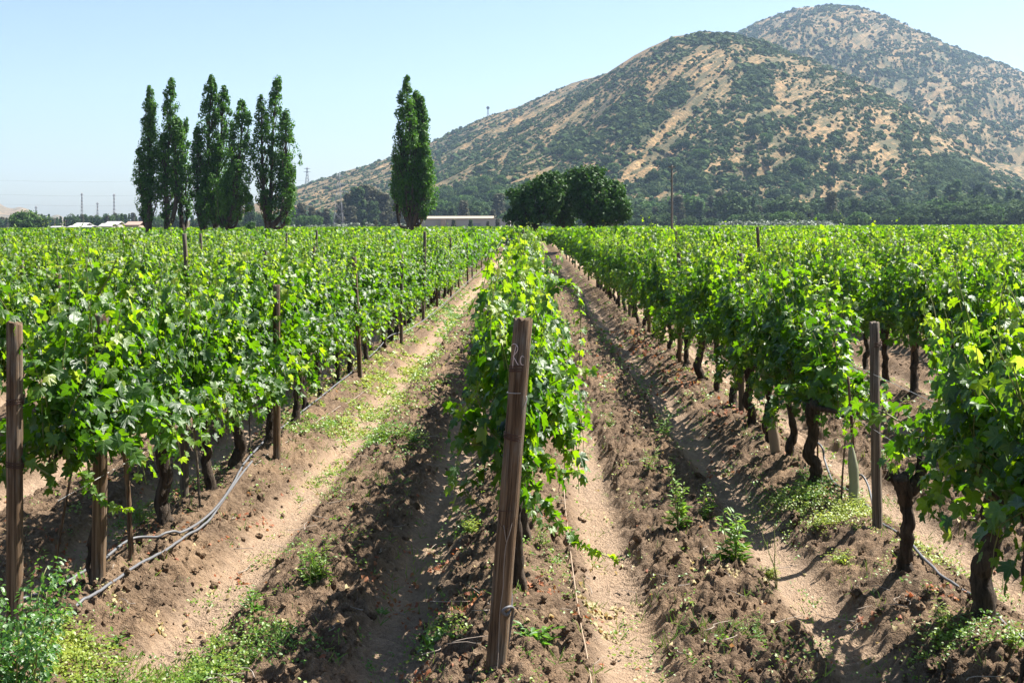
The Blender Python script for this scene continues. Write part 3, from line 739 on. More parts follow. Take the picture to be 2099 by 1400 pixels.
# ------------------------------------------------------------------ small ground cover
def ground_pts(n, xr, yr, seed, dens):
    r = np.random.default_rng(seed); x = r.uniform(*xr, n)
    y = 1 / (r.uniform(1 / yr[1], 1 / yr[0], n)); keep = r.uniform(0, 1, n) < dens(x, y)
    x, y = x[keep], y[keep]; z, tr, bm = ground_h(x, y)
    return x, y, z, r
def blobs(lst):
    """density from patches given in photo pixels: (px,py,rx,ry(m),weight)"""
    L = [(*gp(px, py, -.06)[:2], rx, ry, w_) for px, py, rx, ry, w_ in lst]
    def f(x, y):
        s = np.zeros_like(x)
        for cx, cy, rx, ry, w_ in L: s = np.maximum(s, w_ * np.exp(-((x - cx) / rx) ** 2 - ((y - cy) / ry) ** 2))
        return s
    return f
weed_b = blobs([(900, 640, .6, 5.0, 1.1), (800, 760, .6, 2.6, .95), (720, 850, .5, 1.6, .85), (800, 900, .4, .9, .7), (430, 1180, .1, .2, .2), (400, 1380, .40, .32, .65), (500, 1320, .2, .2, .4), (120, 1360, .22, .3, 1.0), (250, 1390, .3, .2, .7),
                (1650, 1040, .22, .5, 1.3), (1730, 1090, .2, .3, 1.5), (1570, 1150, .1, .12, .9), (1700, 1140, .12, .12, .7), (1890, 1160, .12, .2, .8), (2010, 1180, .08, .2, .8), (1620, 1000, .1, .3, .6),
                (760, 1170, .12, .1, .5), (900, 1300, .12, .12, .5), (600, 905, .12, .5, .8), (1480, 940, .1, .3, .3), (1950, 1350, .2, .2, .5), (660, 950, .25, .4, .5), (1560, 1330, .2, .15, .35), (960, 560, .5, 6, .5), (965, 1070, .10, .2, .8), (1140, 1170, .12, .15, .45), (270, 1030, .3, .5, .4), (420, 950, .2, .8, .4)])
def weed_d(x, y):
    patch = fbm(x * 3.2, y * 2.4, 3, 61)
    low = .022 + .04 * (y > 14) + .14 * (y > 22) * ((x < 0) & (x > -2.6))
    return weed_b(x, y) * np.clip((patch - .36) * 6, 0, 1) + low * (patch > .42)
x, y, z, r = ground_pts(210000, (-5, 5.5), (5.0, 60), 71, weed_d)
m = 7; n = len(x)
cx = np.repeat(x, m) + r.normal(size=n * m) * .028; cy = np.repeat(y, m) + r.normal(size=n * m) * .028
cz = np.repeat(z, m) + np.abs(r.normal(size=n * m)) * .025 + .004
N = np.stack([r.normal(size=n * m) * .5, r.normal(size=n * m) * .5 - .2, np.ones(n * m)], 1)
T = rnd_unit(n * m, r)
yb = blobs([(1730, 1090, .4, .6, .5), (1570, 1150, .15, .15, .4), (1700, 1140, .3, .2, .4), (120, 1360, .3, .3, .35), (800, 760, .9, 6, .3), (1890, 1160, .3, .3, .35)])(x, y)
ti = np.repeat(np.clip(.52 + yb + .5 * (vnoise(x * 2.5, y * 2, 91) - .4) + r.normal(size=n) * .14, 0, 1), m)
sz = np.repeat(r.uniform(.016, .034, n) * np.clip(y / 9, 1, 3), m)
wd = mobj('low_weeds', leaf_cloud('low_weeds', np.stack([cx, cy, cz], 1), N, T, sz, ti, M_WEED, OV))
tag(wd, 'low green and yellowish weeds creeping over the soil between the rows', 'weeds', kind='stuff')
# grass blades
grass_b = blobs([(400, 1370, .45, .4, 1), (250, 1390, .3, .3, .6), (640, 900, .3, .8, .5), (780, 1000, .25, .5, .5), (700, 960, .3, .5, .4), (1450, 1310, .22, .12, .5), (740, 970, .2, .5, .6), (850, 740, .4, 2, .5), (1830, 1000, .15, .3, .5), (930, 580, .5, 6, .5), (1160, 560, .5, 6, .3)])
x, y, z, r = ground_pts(60000, (-4, 4), (5.0, 60), 73, lambda x, y: np.maximum(grass_b(x, y), .04) * np.clip((fbm(x * 4, y * 3, 3, 66) - .36) * 6, 0, 1) * .9)
BL = (np.array([(0, -.035, 0), (0, .035, 0), (.55, .028, .18), (.55, -.028, .18), (1, 0, .05)]), None)
n = len(x); Tv = BL[0]; m = 4
P = np.stack([np.repeat(x, m) + r.normal(size=n * m) * .02, np.repeat(y, m) + r.normal(size=n * m) * .02, np.repeat(z, m)], 1)
T = np.stack([r.normal(size=n * m), r.normal(size=n * m), np.abs(r.normal(size=n * m)) * .8 + .5], 1); N = np.stack([r.normal(size=n * m) * .3, -np.ones(n * m) * .6, np.ones(n * m) * .4], 1)
R = frames(N, T); V = scatter(Tv, P, R, np.repeat(r.uniform(.03, .09, n * m)[:, None], 3, 1))
f4 = rep_faces(np.array([(0, 1, 2, 3)]), 5, n * m); f3 = rep_faces(np.array([(3, 2, 4)]), 5, n * m); tn = r.uniform(.2, .9, n * m)
gr = mobj('grass', make_mesh('grass', V, [f4, f3], M_WEED, True, np.concatenate([tn, tn]), np.tile(Tv[:, :2] + .3, (n * m, 1))))
tag(gr, 'thin short grass tufts growing on the vineyard soil', 'grass', kind='stuff')
# fallen leaves (orange under the rows, straw coloured clippings)
dry_o = blobs([(800 / 1, 1190, .16, .3, .9), (900, 1115, .12, .35, 1), (560 / 1, 1055, .25, .2, .5), (230, 1110, .45, .35, 1.1), (330, 1010, .3, .5, .8), (480, 1100, .15, .15, .7), (500, 1150, .15, .1, .8), (960, 1250, .22, .12, .9), (1130, 1235, .16, .1, .9), (1180, 1262, .04, .1, .9), (1500, 870, .2, .9, .9), (1380, 780, .25, 1.5, .9), (1470, 940, .2, .4, .8), (900, 1360, .2, .15, .7),
                (1660, 1040, .25, .25, .5), (1850, 1260, .3, .1, .6), (2040, 1320, .25, .1, .7), (1120, 1080, .15, .3, .4), (1300, 700, .3, 3, .7), (860, 1240, .1, .1, .9), (1230, 780, .2, .5, .6), (640, 780, .2, 1.2, .5), (510, 1020, .05, .05, 1)])
dry_t = blobs([(1215, 1230, .13, .12, 1.3), (1270, 1215, .15, .07, 1.2), (1205, 1000, .15, .05, 1.3), (1240, 1140, .10, .05, 1.2), (1500, 1195, .16, .05, 1.0), (1470, 1180, .1, .06, .8), (1230, 1270, .08, .07, 1.2), (360, 1130, .14, .1, 1.0), (480, 1180, .12, .05, .9), (360, 1265, .16, .06, .8), (240, 1250, .3, .06, .8), (1170, 1190, .15, .06, .8), (1680, 1190, .1, .06, .5), (1190, 890, .2, .06, .9), (1340, 1100, .06, .05, .7), (1210, 710, .2, .3, .5)])
def litter(seed, n0, df, t0, t1, low, szr):
    x, y, z, r = ground_pts(n0, (-5, 5.5), (5.0, 40), seed, lambda x, y: np.clip(df(x, y), 0, 1) * np.clip((fbm(x * 9, y * 7, 3, seed) - .38) * 6, 0, 1) + low)
    n = len(x); P = np.stack([x, y, z + r.uniform(.003, .018, n)], 1)
    return P, np.stack([r.normal(size=n) * .5, r.normal(size=n) * .5, np.ones(n)], 1), rnd_unit(n, r), r.uniform(*szr, n) * np.clip(y / 10, 1, 2.2), r.uniform(t0, t1, n)
A = litter(81, 170000, dry_o, 0, .45, .0025, (.018, .040)); B = litter(82, 150000, dry_t, .6, 1, .006, (.018, .042))
HXC = leaf_template(hexo, 0.9, 0.9, 0.10, 5)
lt = mobj('leaf_litter', leaf_cloud('leaf_litter', *[np.concatenate([a, b]) for a, b in zip(A, B)], M_DRY, [HXC, leaf_template(hexo, -.8, 1.2, .12, 8)]))
tag(lt, 'orange fallen leaves and straw coloured clippings strewn on the soil', 'leaf litter', kind='stuff')
# loose clods
ico_me = bpy.data.meshes.new('t'); import bmesh
bm = bmesh.new(); bmesh.ops.create_icosphere(bm, subdivisions=2, radius=1.0); bm.verts.ensure_lookup_table()
IV = np.array([v.co[:] for v in bm.verts]); IF = np.array([[v.index for v in f.verts] for f in bm.faces]); bm.free()
bm = bmesh.new(); bmesh.ops.create_icosphere(bm, subdivisions=1, radius=1.0)
bm.verts.ensure_lookup_table(); IV1 = np.array([v.co[:] for v in bm.verts]); IF1 = np.array([[v.index for v in f.verts] for f in bm.faces]); bm.free()
def clod_d(x, y):
    _, tr, _ = ground_h(x, y); return np.clip(fbm(x * 1.3, y * .8, 3, 9) * 1.7 - .2, .1, 1) * (1 - tr) * .9
x, y, z, r = ground_pts(26000, (-5, 6), (5.0, 26), 91, clod_d)
n = len(x); s = r.gamma(1.6, .0060, n) + .005; s = np.minimum(s, .038)
Vs = []; Fs = []; off = 0
big = s > .017
for sel, (TV, TF) in ((big, (IV, IF)), (~big, (IV1, IF1))):
    k_ = int(sel.sum()); R = frames(rnd_unit(k_, r), rnd_unit(k_, r))
    P = np.stack([x[sel], y[sel], z[sel] + s[sel] * .25], 1)
    S3 = s[sel][:, None] * r.uniform(.6, 1.25, (k_, 3))
    V = scatter(TV, P, R, S3).reshape(k_, len(TV), 3)
    V = P[:, None] + (V - P[:, None]) * r.uniform(.55, 1.25, (k_, len(TV), 1))
    Vs.append(V.reshape(-1, 3)); Fs.append(rep_faces(TF, len(TV), k_) + off); off += k_ * len(TV)
cl = mobj('soil_clods', make_mesh('soil_clods', np.concatenate(Vs), Fs, M_SOIL, False))
tag(cl, 'crumbled brown clods of tilled soil lying between the wheel tracks', 'soil clods', kind='stuff')
# twigs
r = np.random.default_rng(4); pths = []
for i in range(150):
    x = r.uniform(-3.2, 3.4); y = 1 / r.uniform(1 / 14, 1 / 5.6); a = r.uniform(0, pi); L = r.uniform(.05, .28)
    p = [np.array([x + cos(a) * L * (q - .5) + r.normal() * .012, y + sin(a) * L * (q - .5) + r.normal() * .012]) for q in (0, .33, .66, 1)]
    zz = ground_h(np.array([q[0] for q in p]), np.array([q[1] for q in p]))[0]
    pths.append((smooth_path([(q[0], q[1], zz.max() + .004 + .01 * r.uniform()) for q in p], 6), np.linspace(.0032, .0015, 6) * r.uniform(.6, 1.3)))
tag(tube_obj('dry_twigs', pths, M_TWINE, None, 5), 'dry broken twigs scattered over the soil between the rows', 'twigs', kind='stuff')

# ------------------------------------------------------------------ single weeds
def weed(px, py, h, wdt, tint0, label, seed, leafs=.045, stems=5, per=14, spread=.6):
    x, y, _ = gp(px, py, -.08); r = np.random.default_rng(seed)
    e = empty('weed', (x, y, gz(x, y) - .005)); tag(e, label, 'weed')
    P, N, T, S, C, st = [], [], [], [], [], []
    for i in range(stems):
        a = r.uniform(0, 2 * pi); d = np.array([cos(a) * spread * r.uniform(.1, 1), sin(a) * spread * r.uniform(.1, 1), 1]); d /= np.linalg.norm(d)
        L = h * r.uniform(.6, 1.05); pts = []
        p = np.array([r.normal() * wdt * .25, r.normal() * wdt * .25, 0.]); nn = per
        for j in range(nn):
            pts.append(p.copy()); d = nrm(d + r.normal(size=3) * .07 + [0, 0, .04]); p = p + d * L / nn
            for q in range(2):
                b = r.uniform(0, 2 * pi); o_ = np.array([cos(b), sin(b), r.uniform(-.1, .6)])
                s = leafs * (1.25 - .75 * j / nn) * r.uniform(.7, 1.3)
                P.append(p + o_ * s * .45); N.append(np.array([-o_[0] * .3, -o_[1] * .3, 1]) + r.normal(size=3) * .3); T.append(o_ + [0, 0, .15]); S.append(s); C.append(np.clip(tint0 + r.normal() * .12 + .15 * j / nn, 0, 1))
        st.append((np.array(pts), np.linspace(.004, .0015, len(pts)) * (h / .3) ** .3))
    NW = leaf_template([(a, r_ * (1.0 if abs(a) < 40 else .75)) for a, r_ in [(0, .62), (14, .42), (30, .26), (45, .27), (80, .17), (130, .2), (180, .38), (-130, .2), (-80, .17), (-45, .27), (-30, .26), (-14, .42)]], .3, .35, .01)
    mobj('leaves', leaf_cloud('leaves', *map(np.array, (P, N, T, S, C)), M_WEED, NW), e)
    V, Fs_ = tubes(st, 5, 0, 0); mobj('stem', make_mesh('stem', V, Fs_, M_CANE), e)
weed(650, 1212, .32, .15, .45, 'bushy bright green weed on the clods left of the centre row', 1, .055, 18, 10, .45)
weed(1500, 1165, .46, .07, .42, 'tall dark green weed in the right aisle, tallest of its patch', 2, .095, 5, 16, .2)
weed(1572, 1165, .10, .12, .85, 'yellow green weed cushion beside the tall dark weed, right aisle', 3, .035, 16, 6, 1.2)
weed(1392, 1100, .50, .05, .45, 'slender upright weed midway along the right aisle clods', 4, .08, 4, 18, .15)
weed(1440, 1068, .30, .10, .42, 'leafy weed between the slender and the tallest weeds', 5, .06, 5, 10, .5)
weed(1330, 985, .26, .07, .5, 'small bright weed left of the slender weed in the right aisle', 6, .05, 4, 9, .35)
weed(1366, 905, .26, .10, .42, 'furthest weed of the right aisle patch, in the row shadow', 7, .055, 5, 9, .4)
weed(1252, 880, .12, .05, .40, 'little weed at the inner edge of the smooth right track', 8, .04, 5, 5, .5)
weed(508, 1275, .17, .07, .25, 'small dark green weed at the edge of the lower left path', 9, .05, 5, 6, .3)
weed(780, 1240, .06, .05, .30, 'tiny round leaved weed alone in the left tyre track', 10, .05, 5, 3, .7)
weed(1095, 1365, .12, .14, .22, 'leafy rosette right of the foot of the chalk marked post', 11, .085, 8, 4, 1.1)
weed(890, 1320, .12, .16, .25, 'broad dark rosette left of the chalk marked post', 12, .075, 8, 4, 1.2)
weed(965, 1100, .16, .10, .72, 'yellow green bush at the foot of the centre row leaves', 13, .045, 12, 7, .5)
weed(233, 1325, .08, .06, .25, 'tiny dark weed on the pale bare ledge at lower left', 14, .05, 5, 3, .8)
weed(1640, 1040, .16, .14, .60, 'light green weed under the thick trunk, right row', 15, .045, 10, 7, .6)
weed(1750, 1085, .16, .16, .80, 'broad yellow green weed in front of the tube guard', 16, .040, 16, 7, .8)
weed(1690, 1110, .12, .14, .80, 'yellowish weed clump left of the grey post base', 17, .040, 14, 6, .9)
weed(1720, 1165, .10, .12, .85, 'lowest yellow green clump on the berm edge, right row', 18, .038, 14, 5, 1.1)
weed(2070, 1400, .15, .07, .55, 'light weed at the lower right corner', 19, .045, 6, 7, .5)
weed(1930, 1330, .14, .10, .65, 'pale weed left of the thickest trunk base', 20, .04, 7, 7, .6)
weed(290, 1075, .22, .12, .50, 'light green weed under the left row beside the dark stake', 21, .045, 8, 8, .5)
weed(1805, 960, .20, .12, .35, 'green weed behind the grey post between rows', 22, .05, 8, 7, .6)
weed(1550, 1340, .18, .14, .30, 'wispy grey green weed in the shaded right track', 23, .03, 8, 9, .9)
weed(1590, 1200, .5, .02, .5, 'thin bare flowering stalk on the right tyre track', 24, .012, 2, 18, .15)
weed(845, 925, .14, .14, .3, 'green weed on the clods below the centre row shade', 25, .05, 9, 6, .8)
weed(785, 905, .14, .16, .45, 'broad weed patch plant left of the shaded clods', 26, .05, 12, 6, .9)
weed(1115, 1150, .14, .05, .55, 'small yellow flowered weed right of the centre post', 27, .03, 5, 7, .4)

# rose bush at the lower left
x, y = -2.27, 5.35
e = empty('rose_bush', (x, y, gzs(x, y) - .01)); tag(e, 'rose bush with glossy oval leaves at the lower left corner', 'rose bush')
r = np.random.default_rng(17); P, N, T, S, C, st = [], [], [], [], [], []
for i in range(17):
    a = r.uniform(0, 2 * pi); d = nrm(np.array([cos(a) * .24, sin(a) * .24, 1.0])); p = np.array([r.normal() * .03, r.normal() * .03, 0.]); L = r.uniform(.55, .86) * 1.02; pts = []
    for j in range(22):
        pts.append(p.copy()); d = nrm(d + r.normal(size=3) * .08 - [0, 0, .02]); p = p + d * L / 22
        if j < 7: continue
        for q in range(3):
            b = r.uniform(0, 2 * pi); o_ = nrm(np.array([cos(b), sin(b), r.uniform(-.3, .4)]))
            for w_ in range(3):
                sd_ = (w_ - 1) * .045; base = p + o_ * (.05 if w_ != 1 else .085) + np.cross(o_, [0, 0, 1]) * sd_
                P.append(base); N.append(np.array([o_[0] * .4, o_[1] * .4, .9]) + r.normal(size=3) * .35); T.append(o_ + np.cross(o_, [0, 0, 1]) * sd_ * 12 - [0, 0, .3]); S.append(r.uniform(.030, .052)); C.append(np.clip(.2 + r.normal() * .2 + (.3 if j > 17 else 0), 0, 1))
    st.append((np.array(pts), np.linspace(.006, .0022, 22)))
e.scale = (.8, .8, 1)
mobj('leaves', leaf_cloud('leaves', *map(np.array, (P, N, T, S, C)), M_ROSE, OV), e)
V, Fs_ = tubes(st, 6); mobj('stem', make_mesh('stem', V, Fs_, M_CANE), e)

# ------------------------------------------------------------------ trees
def clump_tree(seed, centres, radii, per, lsize, mat, zs=.9):
    """foliage from many leaf clumps: centres (n,3), radii (n)"""
    r = np.random.default_rng(seed); n = len(centres)
    u = rnd_unit(n * per, r); rad = r.uniform(.35, 1.0, n * per) ** .5
    P = np.repeat(centres, per, 0) + u * (np.repeat(radii, per) * rad)[:, None] * np.array([1, 1, zs])
    N = u + r.normal(size=(n * per, 3)) * .45 + [0, 0, .35]; T = rnd_unit(n * per, r) - [0, 0, .3]
    cl_t = np.repeat(r.uniform(.15, .85, n), per)
    return leaf_cloud('crown', P, N, T, r.uniform(.7, 1.3, n * per) * lsize, np.clip(cl_t + r.normal(size=n * per) * .12, 0, 1), mat, HX)

def poplar(name, base_px, d, spires, label, seed, baseh=1.6, dens=1.0):
    """spires: (top_px, top_py, maxwidth_px, start_frac_px_x)"""
    x, y, _ = pp(base_px, 478, d); e = empty(name, (x, y, -.02)); tag(e, label, 'poplar tree', 'tall poplars at the edge of the vine block')
    r = np.random.default_rng(seed); cs, rs, tr = [], [], []
    for (tx, ty, wpx, lowz, skew) in spires:
        top = np.array(pp(tx, ty, d)) - [x, y, 0]; top[1] += r.normal() * .5
        lowz += 1.1; R = wpx * 1.18 * d / F / 2; Ht = top[2]
        mid = np.array([top[0] * skew + r.normal() * .1, r.normal() * .4, Ht * .45]); b0 = np.array([r.normal() * .12, r.normal() * .12, 0.])
        ax = smooth_path([b0, np.array([mid[0] * .10, mid[1] * .1, 1.9]), mid * [.75, .75, .62], mid, (mid + top) / 2 + r.normal(size=3) * [.12, .12, 0], top], 40)
        n = int(200 * dens * max(R, .5) * (Ht / 14))
        for i in range(n):
            f = r.uniform(0, 1) ** .9
            zz = lowz + (Ht - lowz) * f
            prof = min(1, (f + .03) / .26) ** .8 * (1 - max(0, f - .5) / .5) ** .52 + .04
            c = np.array([np.interp(zz, ax[:, 2], ax[:, 0]), np.interp(zz, ax[:, 2], ax[:, 1]), zz])
            a = r.uniform(0, 2 * pi); q = r.uniform(.15, 1) ** .6 * R * prof
            bump = .8 + .4 * vnoise(np.array([a * 1.3]), np.array([zz * .9]), seed)[0]
            cs.append(c + [cos(a) * q * bump, sin(a) * q * bump, 0]); rs.append(r.uniform(.17, .38) * (.6 + .45 * prof))
            if i % 5 == 0:
                zb = max(1.9, zz - q * 2.6 - .8); b = np.array([np.interp(zb, ax[:, 2], ax[:, 0]), np.interp(zb, ax[:, 2], ax[:, 1]), zb])
                tr.append((smooth_path([b, (b + cs[-1]) / 2 + [cos(a) * q * .2, sin(a) * q * .2, -.1], cs[-1]], 5), np.linspace(.05, .015, 5)))
        tr.append((ax, np.linspace(.30 if Ht > 10 else .16, .03, 40)))
    mobj('crown', clump_tree(seed, np.array(cs), np.array(rs), 40, .135, M_POP, zs=1.5), e)
    V, Fs_ = tubes(tr, 8, .06, seed); mobj('trunk', make_mesh('trunk', V, Fs_, M_TBARK), e)
DP = 106.0
poplar('poplar_tree', 304, DP, [(306, 172, 36, 1.4, .2), (309, 215, 26, 3, .7), (290, 300, 20, 1.8, .9)], 'slim dark poplar, leftmost of the tall trees', 1)
poplar('poplar_tree', 341, DP, [(350, 156, 36, 1.3, .3), (366, 240, 30, 4, .9), (336, 270, 20, 3, 1.0)], 'poplar with two spires, second from the left', 2)
poplar('poplar_tree', 374, DP + 1.5, [(376, 240, 26, 2.2, .6), (384, 330, 24, 2, .8)], 'shorter bright poplar with a thin leaning stem between two taller ones', 3, dens=.7)
poplar('poplar_tree', 415, DP, [(437, 154, 46, 1.6, .3), (406, 260, 28, 2.0, .9), (424, 330, 30, 1.0, 1)], 'tallest poplar, third big one from the left with a leaning tip', 4)
poplar('poplar_tree', 440, DP + 1.0, [(463, 176, 46, 1.6, .5), (452, 300, 40, 1.5, .8)], 'poplar standing close behind the tallest one', 5, dens=.9)
poplar('poplar_tree', 458, DP - 1.0, [(494, 203, 52, 1.4, .75), (484, 320, 44, 1.8, 1.0), (462, 350, 30, 1.0, .5)], 'broad poplar with sunlit right side, right of the tallest poplar', 6)
poplar('poplar_tree', 550, DP, [(571, 157, 44, 1.5, .3), (541, 197, 34, 2.5, .9), (590, 225, 44, 3.5, 1.0), (588, 330, 40, 1.4, 1.0)], 'poplar with airy gaps standing alone right of the poplar group', 7, dens=.78)
poplar('poplar_tree', 840, DP - 2, [(838, 160, 46, 2.0, .2), (853, 188, 44, 3, .8), (866, 200, 34, 3, 1.0), (872, 300, 42, 1.8, 1.0), (814, 320, 30, 2.4, 1.0)], 'solitary dense poplar near the middle of the photo', 8, dens=1.15)

def round_tree(base_px, d, blobs_, label, seed, trunks, lsize=.2, group='dark broad trees by the lane'):
    x, y, _ = pp(base_px, 478, d); e = empty('broad_tree', (x, y, -.02)); tag(e, label, 'tree', group)
    r = np.random.default_rng(seed); cs, rs, tr = [], [], []
    for (cx, cy, rx, ry, n) in blobs_:
        c = np.array(pp(cx, cy, d)) - [x, y, 0]; rx *= d / F; ry *= d / F
        for i in range(n):
            u = rnd_unit(1, r)[0] * r.uniform(.35, 1) ** .45
            q = c + u * [rx, rx * .9, ry]; cs.append(q); rs.append(r.uniform(.26, .55))
            if i % 7 == 0:
                s = np.array([trunks[0][0], 0, trunks[0][1]]); tr.append((smooth_path([s, (s + q) / 2 + [0, 0, .25], q], 6), np.linspace(.07, .015, 6)))
    for (tx, tz, r0) in trunks:
        tr.append((smooth_path([(0, 0, 0), (tx * .3, 0, tz * .5), (tx, 0, tz)], 10), np.linspace(r0, r0 * .6, 10)))
    mobj('crown', clump_tree(seed, np.array(cs), np.array(rs), 26, lsize, M_ROUND), e)
    V, Fs_ = tubes(tr, 8, .07, seed); mobj('trunk', make_mesh('trunk', V, Fs_, M_TBARK), e)
round_tree(1094, 103, [(1100, 415, 52, 42, 230), (1118, 385, 36, 26, 90), (1075, 440, 34, 24, 70), (1058, 402, 17, 14, 26), (1128, 363, 16, 10, 22), (1046, 446, 10, 8, 12)], 'dark broad tree, left one of the clump by the lane', 21, [(.1, 1.8, .16), (-.4, 2.6, .10)])
round_tree(1155, 106, [(1150, 405, 40, 46, 200), (1155, 440, 30, 24, 60), (1140, 375, 26, 20, 60)], 'dark broad tree in the middle of the clump by the lane', 22, [(0, 1.9, .15)])
round_tree(1222, 102, [(1225, 410, 56, 52, 300), (1200, 372, 32, 26, 90), (1255, 430, 36, 30, 110), (1180, 362, 18, 12, 26), (1278, 440, 14, 12, 20), (1265, 392, 14, 12, 20), (1225, 352, 14, 7, 14)], 'dark broad tree with forked trunk, right one of the clump', 23, [(-.5, 2.0, .18), (.7, 2.3, .13)])
round_tree(515, 135, [(515, 462, 7, 9, 22)], 'small green bush tree between the poplar group and the lone poplar', 24, [(0, 1.2, .06)], .16)

# generic distant trees (shared meshes, copied)
def far_tree_data(kind, seed):
    r = np.random.default_rng(seed); cs, rs = [], []
    if kind == 'broad':
        for i in range(95):
            u = rnd_unit(1, r)[0] * r.uniform(.3, 1) ** .4; q = u * [3.3, 3.3, 2.7] + [0, 0, 4.6]; q = q * [1 + .15 * r.normal(), 1, 1]; cs.append(q); rs.append(r.uniform(.5, 1.1))
        h = 4
    elif kind == 'tall':
        for i in range(110):
            f = r.uniform(0, 1); a = r.uniform(0, 2 * pi); R = 2.1 * (min(1, f * 3 + .2)) * (1 - f * .6); q = np.array([cos(a) * R * r.uniform(.3, 1), sin(a) * R * r.uniform(.3, 1), 1.2 + f * 9.5]); cs.append(q); rs.append(r.uniform(.4, .95))
        h = 9
    elif kind == 'column':
        for i in range(80):
            f = r.uniform(0, 1); a = r.uniform(0, 2 * pi); R = .95 * min(1, f * 4 + .25) * (1 - max(0, f - .5) * 1.5); cs.append(np.array([cos(a) * R, sin(a) * R, .8 + f * 11])); rs.append(r.uniform(.3, .6))
        h = 10
    else:
        for i in range(26):
            u = rnd_unit(1, r)[0] * r.uniform(.3, 1) ** .4; cs.append(u * [1.5, 1.5, 1.0] + [0, 0, 1.3]); rs.append(r.uniform(.35, .6))
        h = 1
    mat = M_OLIVE if kind == 'olive' else M_EUC if kind == 'tall' and seed % 4 < 3 else M_MIDG if seed % 3 == 0 else M_FARL
    cm = clump_tree(seed, np.array(cs), np.array(rs), 16 if kind != 'olive' else 14, .55 if kind != 'olive' else .35, mat)
    V, Fs_ = tubes([(smooth_path([(0, 0, -.3), (.1, 0, h * .5), (0, .1, h)], 6), np.linspace(.28, .08, 6))], 6)
    return cm, make_mesh('trunk', V, Fs_, M_TBARK)
FT = {k: [far_tree_data(k, 500 + 10 * i + j) for j in range(4)] for i, k in enumerate(('broad', 'tall', 'column', 'olive'))}
FT_NAME = {'broad': ('broad_tree', 'rounded dark green tree in the belt at the foot of the hill'), 'tall': ('eucalyptus_tree', 'tall grey green tree in the belt at the foot of the hill'),
           'column': ('columnar_tree', 'narrow columnar tree in the belt at the foot of the hill'), 'olive': ('olive_shrub', 'low grey green round shrub at the far edge of the vines')}
def far_tree(kind, px, d, hpx_top, seed, label=None, group=None, zbase=None, wmul=1.0):
    h0 = {'broad': 7.9, 'tall': 11.2, 'column': 12.3, 'olive': 2.6}[kind]
    x = (px - VX) * d / F; zb = 0.0 if zbase is None else zbase
    top = pp(px, hpx_top, d)[2]; s = max(.2, (top - zb) / h0)
    e = empty(FT_NAME[kind][0], (x, d, zb)); e.rotation_euler = (0, 0, (seed * 1.7) % 6.28)
    e.scale = (s * wmul, s * wmul, s)
    tag(e, label or FT_NAME[kind][1], 'tree' if kind != 'olive' else 'shrub', group or FT_NAME[kind][0].replace('_', ' ') + 's at the foot of the hills')
    cm, tm = FT[kind][seed % 4]; mobj('crown', cm, e); mobj('trunk', tm, e)
rr = random.Random(3)
# left horizon belt
far_tree('broad', 52, 330, 421, 1, 'big rounded green tree at the left horizon', wmul=1.25)
far_tree('broad', 78, 335, 433, 2, 'smaller rounded tree leaning against the big left horizon tree', wmul=1.2)
px = -25
LB = 'row of thin trees on the left horizon'
while px < 300:
    kd = rr.choice(['tall', 'tall', 'column', 'broad']); far_tree(kd, px, rr.uniform(520, 640), rr.uniform(431, 443), rr.randrange(99), 'thin bluish tree in the line on the left horizon', LB, wmul=rr.uniform(.9, 1.3)); px += rr.uniform(5, 9)
for px, ty in ((250, 432), (226, 438), (27, 432), (188, 440)): far_tree('column', px, 450, ty, int(px), 'narrow dark tree beside the white roofed houses', 'narrow trees by the houses', wmul=1.1)
far_tree('column', 514, 430, 393, 3, 'dark columnar tree seen right of the poplar group', 'columnar trees between the poplars', wmul=1.1)
far_tree('column', 508, 440, 402, 4, 'shorter columnar tree beside the dark one right of the poplars', 'columnar trees between the poplars')
far_tree('column', 492, 450, 410, 5, 'columnar tree half hidden by the poplar group', 'columnar trees between the poplars')
px = 300
while px < 660:
    far_tree(rr.choice(['broad', 'tall', 'broad']), px, rr.uniform(440, 560), rr.uniform(425, 446), rr.randrange(99)); px += rr.uniform(9, 17)
for px, ty in ((600, 418), (618, 412), (640, 420), (655, 430), (668, 425)): far_tree('tall', px, 520, ty, int(px), wmul=1.2)
# eucalyptus wood left of the lone poplar
for px, ty in ((700, 410), (715, 395), (733, 380), (752, 376), (770, 385), (786, 392), (802, 405), (742, 400), (765, 410), (722, 420), (820, 420)):
    far_tree('tall', px, rr.uniform(500, 540), ty, int(px), 'tall eucalyptus in the grove left of the lone poplar', 'eucalyptus grove left of the lone poplar', wmul=1.35)
px = 830
while px < 2160:
    ty = rr.uniform(392, 432) if px < 1760 else rr.uniform(398, 436)
    kd = rr.choice(['tall', 'tall', 'broad']) if (900 < px < 1050 or 1380 < px < 1780) else rr.choice(['broad', 'broad', 'tall'])
    far_tree(kd, px, rr.uniform(510, 600), ty, rr.randrange(99), wmul=rr.uniform(1.0, 1.4)); px += rr.uniform(10, 17)
px = 1280
while px < 2150:
    far_tree('broad', px, rr.uniform(430, 480), rr.uniform(432, 450), rr.randrange(99), wmul=rr.uniform(1.0, 1.5)); px += rr.uniform(22, 50)
for px, ty in ((1912, 385), (1945, 382), (1962, 372), (1990, 395), (2008, 380), (2040, 392), (2070, 388), (2088, 395), (2000, 392)): far_tree('column', px, 600, ty, int(px), 'narrow poplar standing above the dark wood at right', 'narrow poplars in the right hand wood', wmul=1.25)
for px in range(1850, 2140, 16): far_tree('broad', px + rr.uniform(-5, 5), rr.uniform(450, 500), rr.uniform(412, 432), rr.randrange(99), wmul=rr.uniform(1.1, 1.5))
